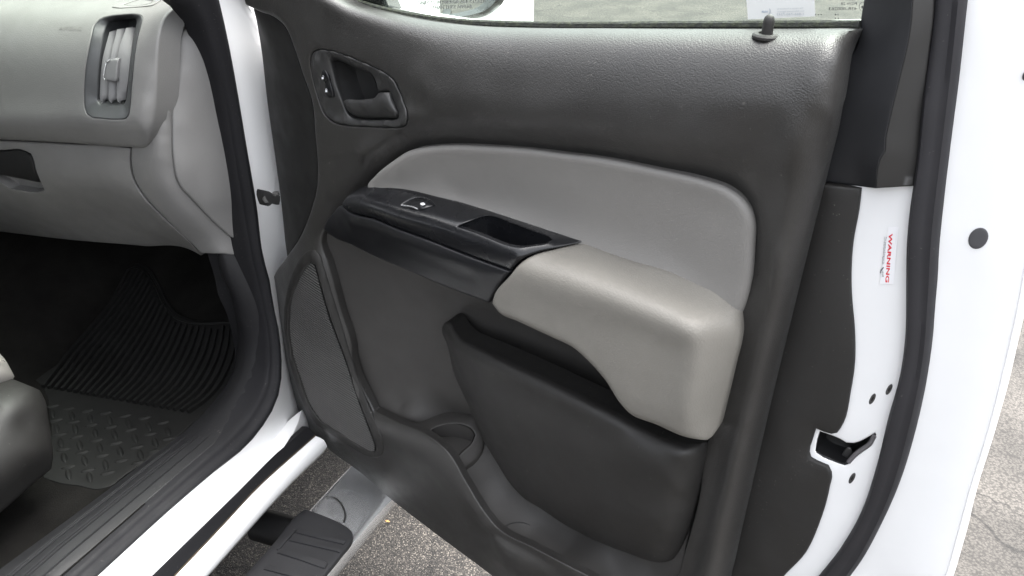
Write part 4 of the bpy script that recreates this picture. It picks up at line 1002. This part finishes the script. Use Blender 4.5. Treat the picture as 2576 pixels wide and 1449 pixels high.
# plug, screws, latch
def disc(name, px, m, off=.001, rim=.001, feats=(), **k):
    return patch(name, _sh.pts(px, off), m, shell, feats=[_sh.at(*f) for f in feats], fr=FD, res=.004, rim=rim, skirt=.004, **k)
disc('rubber_plug', ell(2461, 599, 29, 23, -52, 24), plastic('grey_rubber_plug', (.055, .055, .06), .6), .0016, .0015)
disc('rubber_plug', ell(2583, 187, 14, 10, -60, 18), plastic('grey_rubber_bumper', (.05, .05, .055), .6), .004, .003)
for cx_, cy_ in ((1075, 195), (873, 310), (628, 1268)):
    px = [(2012.4 + .2083 * x, 939.1 + .2083 * y) for x, y in ell(cx_, cy_, 73, 29, -62, 20)]
    disc('latch_screw', px, MT['steel'], .0012, .0012)
    ix = [(2012.4 + .2083 * x, 939.1 + .2083 * y) for x, y in ell(cx_ + 3, cy_, 30, 12, -62, 12)]
    disc('screw_socket', ix, MT['black_matte'], .0016, .0003)
recess('latch_mouth', _sh.pts(latch_px, -.002), -N * .030, MT['black_matte'], shell, shrink=.86)
tube('latch_lip', cr(_sh.pts(L1((200, 945), (230, 965), (330, 1012), (440, 1065), (530, 1090), (575, 1080)), -.002), .003), .0013, MT['black'], shell)
tube('latch_lip', cr(_sh.pts(L1((590, 1070), (660, 990), (740, 925), (845, 850), (905, 745)), -.002), .003), [.0028] * 1 + [.003] * 0 if False else .0030, plastic('grey_latch_plastic', (.10, .095, .10), .45), shell)
patch('latch_claw', _sh.pts(L1((500, 985), (540, 920), (575, 885), (620, 905), (640, 960), (575, 1035)), -.018), MT['steel'], shell, fr=FD, res=.004, rim=.002, skirt=.006)
# warning label
wl = lambda x, y: _sh.at(x, y, .0012)
decal('warning_label', [densify(W1((455, 60), (670, 60), (560, 1260), (270, 1250)))], lambda x, y: _sh.at(x, y, .0008), flat('label_film', (.80, .80, .82), .3), shell)
lettering('warning_lettering', 'WARNING', (2180.1 + .1203 * 470, 563.5 + .1203 * 195), (-9.4, 123), (8.6, 1.0), wl, MT['print_red'], shell, bold=.028)
lettering('warning_lettering', 'This Vehicle is Protected by', (2180.1 + .1203 * 398, 563.5 + .1203 * 268), (-6.2, 69), (3.0, .4), wl, MT['print_grey'], shell)
lettering('warning_lettering', 'Law Enforcement Agencies', (2180.1 + .1203 * 365, 563.5 + .1203 * 268), (-5.0, 69), (3.0, .4), wl, MT['print_grey'], shell)
lettering('warning_lettering', 'HNIR', (2180.1 + .1203 * 312, 563.5 + .1203 * 975), (.5, 16), (5.2, .6), wl, MT['print_dark'], shell)
decal('warning_emblem', [W1((345, 895), (365, 912), (330, 960), (308, 990), (300, 1040), (278, 1020), (290, 960))], wl, MT['print_grey'], shell)

# door check strap
def cside(*pts): return [side(p[0], p[1], p[2]) for p in C1(*pts)]
chk = cside((345, 525, .010), (420, 535, .016), (500, 560, .02), (620, 625, .03), (780, 650, .04), (800, 700, .04), (800, 915, .04), (690, 925, .03), (600, 890, .024), (520, 955, .018), (465, 965, .014), (410, 945, .012), (365, 850, .010), (330, 590, .010))
patch('door_check_strap', chk, MT['black_matte'], body, fr=FS, res=.006, rim=.002, skirt=.012, sdir=-B)
lathe('check_strap_bolt', side(*C1((445, 750))[0], .012), B * .5 - A * .8 + Z * .1, [(.0075, 0), (.0075, .004), (.006, .006), (.0, .006)], MT['steel'], body, k=6)
lathe('check_strap_bolt', side(*C1((690, 655))[0], .030), Z, [(.006, 0), (.006, .004), (.0, .005)], MT['steel'], body, k=12)

# ---- wing mirror on the outer face of the door
MW = -.21
mp0 = door(1120, 10, MW)
din = ray(1120, 10); rout = U * 1.0 + N * .06 - Z * .20; rout /= np.linalg.norm(rout)
nm = rout - din; nm /= np.linalg.norm(nm)
def mir(x, y, off=0.): return hitp(x, y, mp0 + nm * off, nm)
FM = Frame(nm)
mg = M1((60, -600), (100, 100), (260, 240), (520, 350), (790, 345), (1100, 295), (1600, 200), (1710, 165), (1800, 100), (1900, 0), (2050, -300), (2000, -600))
patch('mirror_glass', [mir(x, y) for x, y in mg], MT['mirror'], shell, fr=FM, res=.02, rim=0, skirt=.003)
rim_px = M1((0, -600), (60, 130), (260, 290), (520, 380), (850, 368), (1100, 325), (1600, 232), (1740, 190), (1850, 120), (1960, 0), (2110, -300), (2060, -620))
r_in = resample(cr([mir(x, y, .004) for x, y in mg[:-1]], .008), 60)
r_md = resample(cr([mir(x, y, .014) for x, y in rim_px[:-1]], .008), 60)
r_ou = resample(cr([mir(x, y, -.02) for x, y in M1((-60, -600), (0, 170), (240, 340), (520, 440), (900, 425), (1130, 388), (1600, 312), (1790, 262), (1930, 180), (2060, 60), (2190, -300))], .008), 60)
loft('mirror_housing', [r_in - nm * .02, r_in, r_in * .5 + r_md * .5 + nm * .004, r_md, r_md * .5 + r_ou * .5 + nm * .002, r_ou, r_ou - nm * .02], MT['black'], shell, n=60, orient=nm)
cap_px = M1((-200, -600), (200, 300), (600, 560), (1300, 560), (1900, 520), (2290, 430), (2275, 340), (2200, 230), (2090, 90), (2190, -300), (2100, -600))
patch('mirror_cap', [mir(x, y, -.045) for x, y in cap_px], MT['white'], shell, feats=[mir(x, y, -.02) for x, y in M1((900, 300), (1500, 100))], fr=FM, res=.012, rim=.02, nrim=5, skirt=.10, sdir=-nm)
onm = lambda x, y: mir(x, y, .0009)
mprint = flat('mirror_print', (.20, .19, .20), .5)
lettering('mirror_lettering', 'OBJECTS IN MIRROR ARE CLOSER', (952.5 + .151 * 655, .151 * 76), (.151 * 1140, -.151 * 30), (-.3, -8.2), onm, mprint, shell)
lettering('mirror_lettering', 'THAN THEY APPEAR', (952.5 + .151 * 900, .151 * 160), (.151 * 665, -.151 * 24), (-.3, -9.2), onm, mprint, shell)
# outer pull handle, seen in the mirror
hc = uvw(-.12, 1.16, -.165)
box('outer_handle', hc, (U, Z, N), (.10, .018, .012), MT['black'], shell, bev=.6)
patch('window_frame_corner', dW(0)([(860, -60, -.05), (880, -10, -.05), (915, 13, -.05), (975, 30, -.052), (985, 25, -.056), (965, -20, -.06), (955, -90, -.06)]), MT['black'], shell, fr=FD, res=.01, rim=.002, skirt=.02, sdir=-N)

# ================================================================ RUNNING BOARD
ZB = .37
bar = []
secs = [(.040, -.060), (.040, -.010), (.046, -.002), (.056, .0), (.110, .001), (.138, -.001), (.153, -.005), (.163, -.012), (.168, -.022), (.169, -.034), (.169, -.046), (.163, -.060)]
for a_, k_ in ((-1.3, 1), (-.6, 1), (-.3, 1), (-.1, 1), (-.02, 1), (.02, 1), (.036, .99), (.046, .96), (.052, .88), (.054, .8)):
    bar.append([abz(a_ + .022 + .02 * (.125 - b_), .102 + (b_ - .125) * k_, ZB + dz_ - (1 - k_) * .04) for b_, dz_ in secs])
bar.append([p * .2 + np.mean(bar[-1], 0) * .8 - Z * .03 for p in bar[-1]])
nb = len(secs); Vv = [p for r in bar for p in r]
F = [(i * nb + j, i * nb + j + 1, (i + 1) * nb + j + 1, (i + 1) * nb + j) for i in range(len(bar) - 1) for j in range(nb - 1)]
board = link('running_board', Vv, F, MT['chrome'], truck, orient=Z, sharp=60)
class Flat:
    def at(s, x, y, off=0.): return level(x, y, ZB + off)
    def pts(s, pts, off=0.): return [s.at(p[0], p[1], p[2] if len(p) > 2 else off) for p in pts]
_rb = Flat()
sp_px = B8((765, 650), (1000, 735), (1215, 835), (1300, 895), (1335, 955), (1320, 1020), (1200, 1180), (975, 1455), (600, 1900), (-260, 1900), (40, 1455), (400, 1050), (690, 705))
patch('step_pad', _rb.pts(sp_px, .006), MT['step'], board, fr=Frame(Z), res=.010, rim=.003, skirt=.008)
def tread_bar(px):
    n_ = len(px); lo = _rb.pts(px, .004); c_ = np.mean(lo, 0)
    up = [c_ + (p - c_) * .90 + Z * .0058 for p in lo]; md = [c_ + (p - c_) * .96 + Z * .0045 for p in lo]
    Vv = lo + md + up; F = [tuple(range(2 * n_, 3 * n_))]
    for r in (0, n_):
        F += [(r + i, r + (i + 1) % n_, r + n_ + (i + 1) % n_, r + n_ + i) for i in range(n_)]
    link('tread_bar', Vv, F, MT['step'], board, orient=Z, sharp=30)
tread_bar(B8((690, 905), (980, 985), (1265, 1060), (1235, 1095), (950, 1030), (640, 950)))
tread_bar(B8((605, 1010), (1215, 1160), (1190, 1190), (570, 1045)))
tread_bar(B8((500, 1140), (760, 1215), (1010, 1295), (1045, 1320), (1010, 1380), (980, 1375), (700, 1275), (430, 1190)))
tread_bar(B8((640, 905), (675, 915), (490, 1130), (450, 1160), (430, 1155)))
tread_bar(B8((330, 1330), (640, 1415), (960, 1500), (930, 1560), (600, 1470), (270, 1385)))
tube('end_cap_joint', cr(_rb.pts(B8((1020, 520, .001), (1110, 528, .001), (1180, 580, .001), (1225, 660, .001), (1245, 745, .001), (1225, 820, .001))), .004), .0022, MT['steel'], board, k=8)
bt = [abz(-.16, -.20, .36), abz(-.165, -.05, .365), abz(-.17, .07, .37)]
tube('board_bracket', cr([level(648, 1318, .335), level(690, 1330, .335), level(760, 1352, .335)], .02), .034, MT['black_matte'], board, k=20)

# ================================================================ SEAT
sb = [side(x, y, b) for x, y, b in Q2((-1300, 420, -.36), (-120, 200, -.34), (0, 130, -.34), (120, 95, -.335), (200, 90, -.33), (290, 125, -.325), (330, 200, -.31), (352, 330, -.295), (372, 450, -.285), (388, 590, -.28), (372, 690, -.285), (280, 765, -.285), (0, 1010, -.285), (-150, 1130, -.285), (-1300, 1900, -.285))]
sf = [side(x, y, b) for x, y, b in Q2((0, 800, -.262), (100, 725, -.262), (200, 640, -.262), (300, 560, -.265), (355, 500, -.275), (0, 400, -.285), (200, 350, -.285), (0, 200, -.315), (150, 150, -.312), (250, 180, -.305), (0, 900, -.275), (200, 740, -.275), (300, 300, -.288))]
seatb, _ = patch('seat', sb, MT['trim_smooth'], truck, feats=sf, fr=FS, res=.012, rim=.010, nrim=4, skirt=.25, sdir=-B, label='passenger seat base of charcoal plastic with a pale grey cushion corner')
sc3 = [side(x, y, b) for x, y, b in Q1((-1400, 300, -.42), (-160, 930, -.40), (0, 1040, -.40), (45, 1090, -.39), (85, 1160, -.385), (122, 1230, -.38), (95, 1285, -.38), (0, 1335, -.38), (-160, 1420, -.38), (-1400, 1800, -.38))]
patch('seat_cushion', sc3, MT['seat'], seatb, feats=[side(x, y, -.37) for x, y in Q1((0, 1200), (40, 1200), (-100, 1150))], fr=FS, res=.01, rim=.010, nrim=4, skirt=.2, sdir=-B)
tube('cushion_seam', cr([side(x, y, -.377) for x, y in Q1((-40, 1110), (0, 1102), (22, 1095), (42, 1108))], .004), .0012, MT['seat'], seatb)

# ================================================================ FLOOR MAT
matroot = empty('floor_mat', on_floor(300, 1100), category='floor mat', label='black rubber floor mat with ribs and diamond treads lying in the passenger footwell')
mo = Q2((262, 60), (330, 160), (352, 300), (366, 420), (300, 745), (420, 785), (560, 805), (700, 828), (790, 805), (870, 745), (930, 700), (1010, 650), (1260, 460), (1360, 370), (1500, 240), (1600, 120), (1655, 20)) + \
     Q1((1915, 1000), (1912, 860), (1900, 770), (1500, 752), (1420, 712), (1350, 622), (1270, 455), (1200, 345), (1090, 312), (1000, 345), (830, 660), (540, 985), (240, 1240))
FMAT = Frame(Z - A * .3)
mo3 = [on_floor(x, y, .006) for x, y in mo]
gxy = [(x, y) for x in range(60, 620, 60) for y in range(680, 1240, 60)]
mfeat = [on_floor(x, y, .006) for x, y in gxy]
_mt = Surf(mo3 + mfeat, FMAT)
patch('mat_sheet', mo3, MT['mat'], matroot, fr=FMAT, res=.014, step=.010, rim=.003, skirt=.006, sdir=-Z, surf=_mt)
tube('mat_border', cr([on_floor(x, y, .007) for x, y in Q1((1900, 792), (1490, 782), (1400, 745), (1320, 650), (1245, 490), (1170, 385), (1090, 350), (1030, 372), (850, 700))], .01), .0035, MT['mat'], matroot, k=6)
Lc = cr([on_floor(x, y, .006) for x, y in [(102, 974), (140, 925), (175, 880), (222, 828), (266, 776), (306, 724), (338, 676)]], .012)
Rc = cr([on_floor(x, y, .006) for x, y in [(482, 1041), (531, 1006), (566, 962), (588, 915), (597, 870), (599, 820), (600, 740)]], .012)
Lc = resample(Lc, 26); Rc = resample(Rc, 26)
top_poly = np.array([(60, 1060), (60, 940), (330, 672), (345, 672), (372, 682), (388, 706), (406, 753), (429, 790), (460, 813), (484, 821), (600, 820), (602, 900), (596, 950), (535, 1012), (482, 1048), (200, 1060)], float)
def proj(P):
    d = P - O; c, s_ = math.cos(PITCH), math.sin(PITCH)
    yc = d[1] * c - d[2] * s_; zc = d[1] * s_ + d[2] * c
    return np.array([CX + FPX * d[0] / yc, CY - FPX * zc / yc])
NR = 23
for k in range(NR):
    t = (k + .5) / NR
    path = Lc * (1 - t) + Rc * t
    pp = np.array([proj(p) for p in path]); ok = inside(pp, [top_poly])
    i1 = len(path) if ok.all() else int(np.argmin(ok)) if ok[0] else 0
    if ok[0] == False and ok.any():
        i0 = int(np.argmax(ok)); rest = ok[i0:]; i1 = i0 + (len(rest) if rest.all() else int(np.argmin(rest)))
    else: i0 = 0
    path = path[i0:i1]
    if len(path) < 4: continue
    Vv, F = [], []
    wv = (Rc[0] - Lc[0]); sp = np.linalg.norm(wv) / NR; n_ = len(path)
    for j, c in enumerate(path):
        c = c.copy(); c[2] = max(c[2], zf((c - HP) @ A) + .006)
        tg = path[min(j + 1, n_ - 1)] - path[max(j - 1, 0)]; sx = np.cross(tg, Z); sx /= np.linalg.norm(sx)
        up = np.cross(sx, tg); up /= np.linalg.norm(up)
        s2 = sp * .42 * (np.linalg.norm((Rc[j + i0] - Lc[j + i0])) / np.linalg.norm(wv))
        s2 *= max(.55, abs(sx @ (wv / np.linalg.norm(wv))))
        Vv += [c - sx * s2 * .72 - up * .002, c - sx * s2 * .5 + up * .0085, c + sx * s2 * .5 + up * .0085, c + sx * s2 * .72 - up * .002]
    for j in range(n_ - 1):
        for q in range(3): F.append((j * 4 + q, j * 4 + q + 1, j * 4 + 5 + q, j * 4 + 4 + q))
    F += [(0, 1, 2, 3), tuple((n_ - 1) * 4 + q for q in (3, 2, 1, 0))]
    link('rib', Vv, F, MT['mat'], matroot, orient=Z, sharp=30)
def lens(L_, w_, h_, k=10):
    Vv, F = [], []
    rows = [(-1, 0), (-.6, .55), (0, .9), (.6, .55), (1, 0)]
    for s_ in np.linspace(-1, 1, k):
        wd = (1 - s_ * s_) ** .8 * w_ / 2 + .0004
        for r, hh in rows:
            Vv.append((s_ * L_ / 2, r * wd, hh * h_ * (1 - s_ ** 4)))
    n_ = len(rows)
    for i in range(k - 1):
        for j in range(n_ - 1): F.append((i * n_ + j, (i + 1) * n_ + j, (i + 1) * n_ + j + 1, i * n_ + j + 1))
    me = bpy.data.meshes.new('tread'); me.from_pydata(Vv, [], F); me.shade_smooth(); me.materials.append(MT['mat']); return me
TA = Q2((380, 235), (490, 255), (625, 270), (755, 285), (895, 305), (1035, 320), (1165, 355), (405, 335), (525, 350), (655, 370), (795, 385), (935, 405), (1075, 435), (1200, 470), (430, 440), (550, 455), (690, 480), (830, 500), (975, 530), (1105, 560), (455, 545), (590, 565), (730, 590), (870, 625), (990, 640), (490, 670), (630, 695), (770, 715))
TB = Q2((515, 305), (645, 320), (785, 340), (920, 360), (1065, 380), (1200, 415), (405, 395), (540, 400), (680, 425), (820, 440), (965, 465), (1110, 495), (435, 500), (570, 515), (715, 535), (860, 560), (1005, 585), (460, 605), (605, 625), (755, 655), (490, 725), (640, 745), (375, 290))
def treads(lst, da, hgt):
    p0 = Q2((700, 500))[0]
    e = on_floor(p0[0] + da[0] * .3518, p0[1] + da[1] * .3518) - on_floor(p0[0] - da[0] * .3518, p0[1] - da[1] * .3518)
    rot = math.atan2(e[1], e[0]); me = lens(np.linalg.norm(e), hgt, .0042)
    for i, p in enumerate(lst):
        o = bpy.data.objects.new('tread', me); COL.objects.link(o); o.parent = matroot
        q = on_floor(p[0], p[1], .0055); q[2] = zf((q - HP) @ A) + .0055
        o.location = q - wloc(matroot); o.rotation_euler = (0, 0, rot)
treads(TA, (56, -13), .013); treads(TB, (12, 38), .012)

# ================================================================ SMALL THINGS
lf = [level(x, y, .012) for x, y in B8((1715, 795), (1735, 785), (1760, 795), (1772, 808), (1750, 815), (1725, 810))]
leaf, _ = patch('fallen_leaf', lf, flat('dry_leaf', (.42, .20, .07), .8), None, feats=[level(*B8((1742, 800))[0], .017)], fr=Frame(Z), res=.006, rim=0, skirt=.0015)
leaf['label'] = 'small dry orange leaf on the asphalt beside the running board'; leaf['category'] = 'leaf'
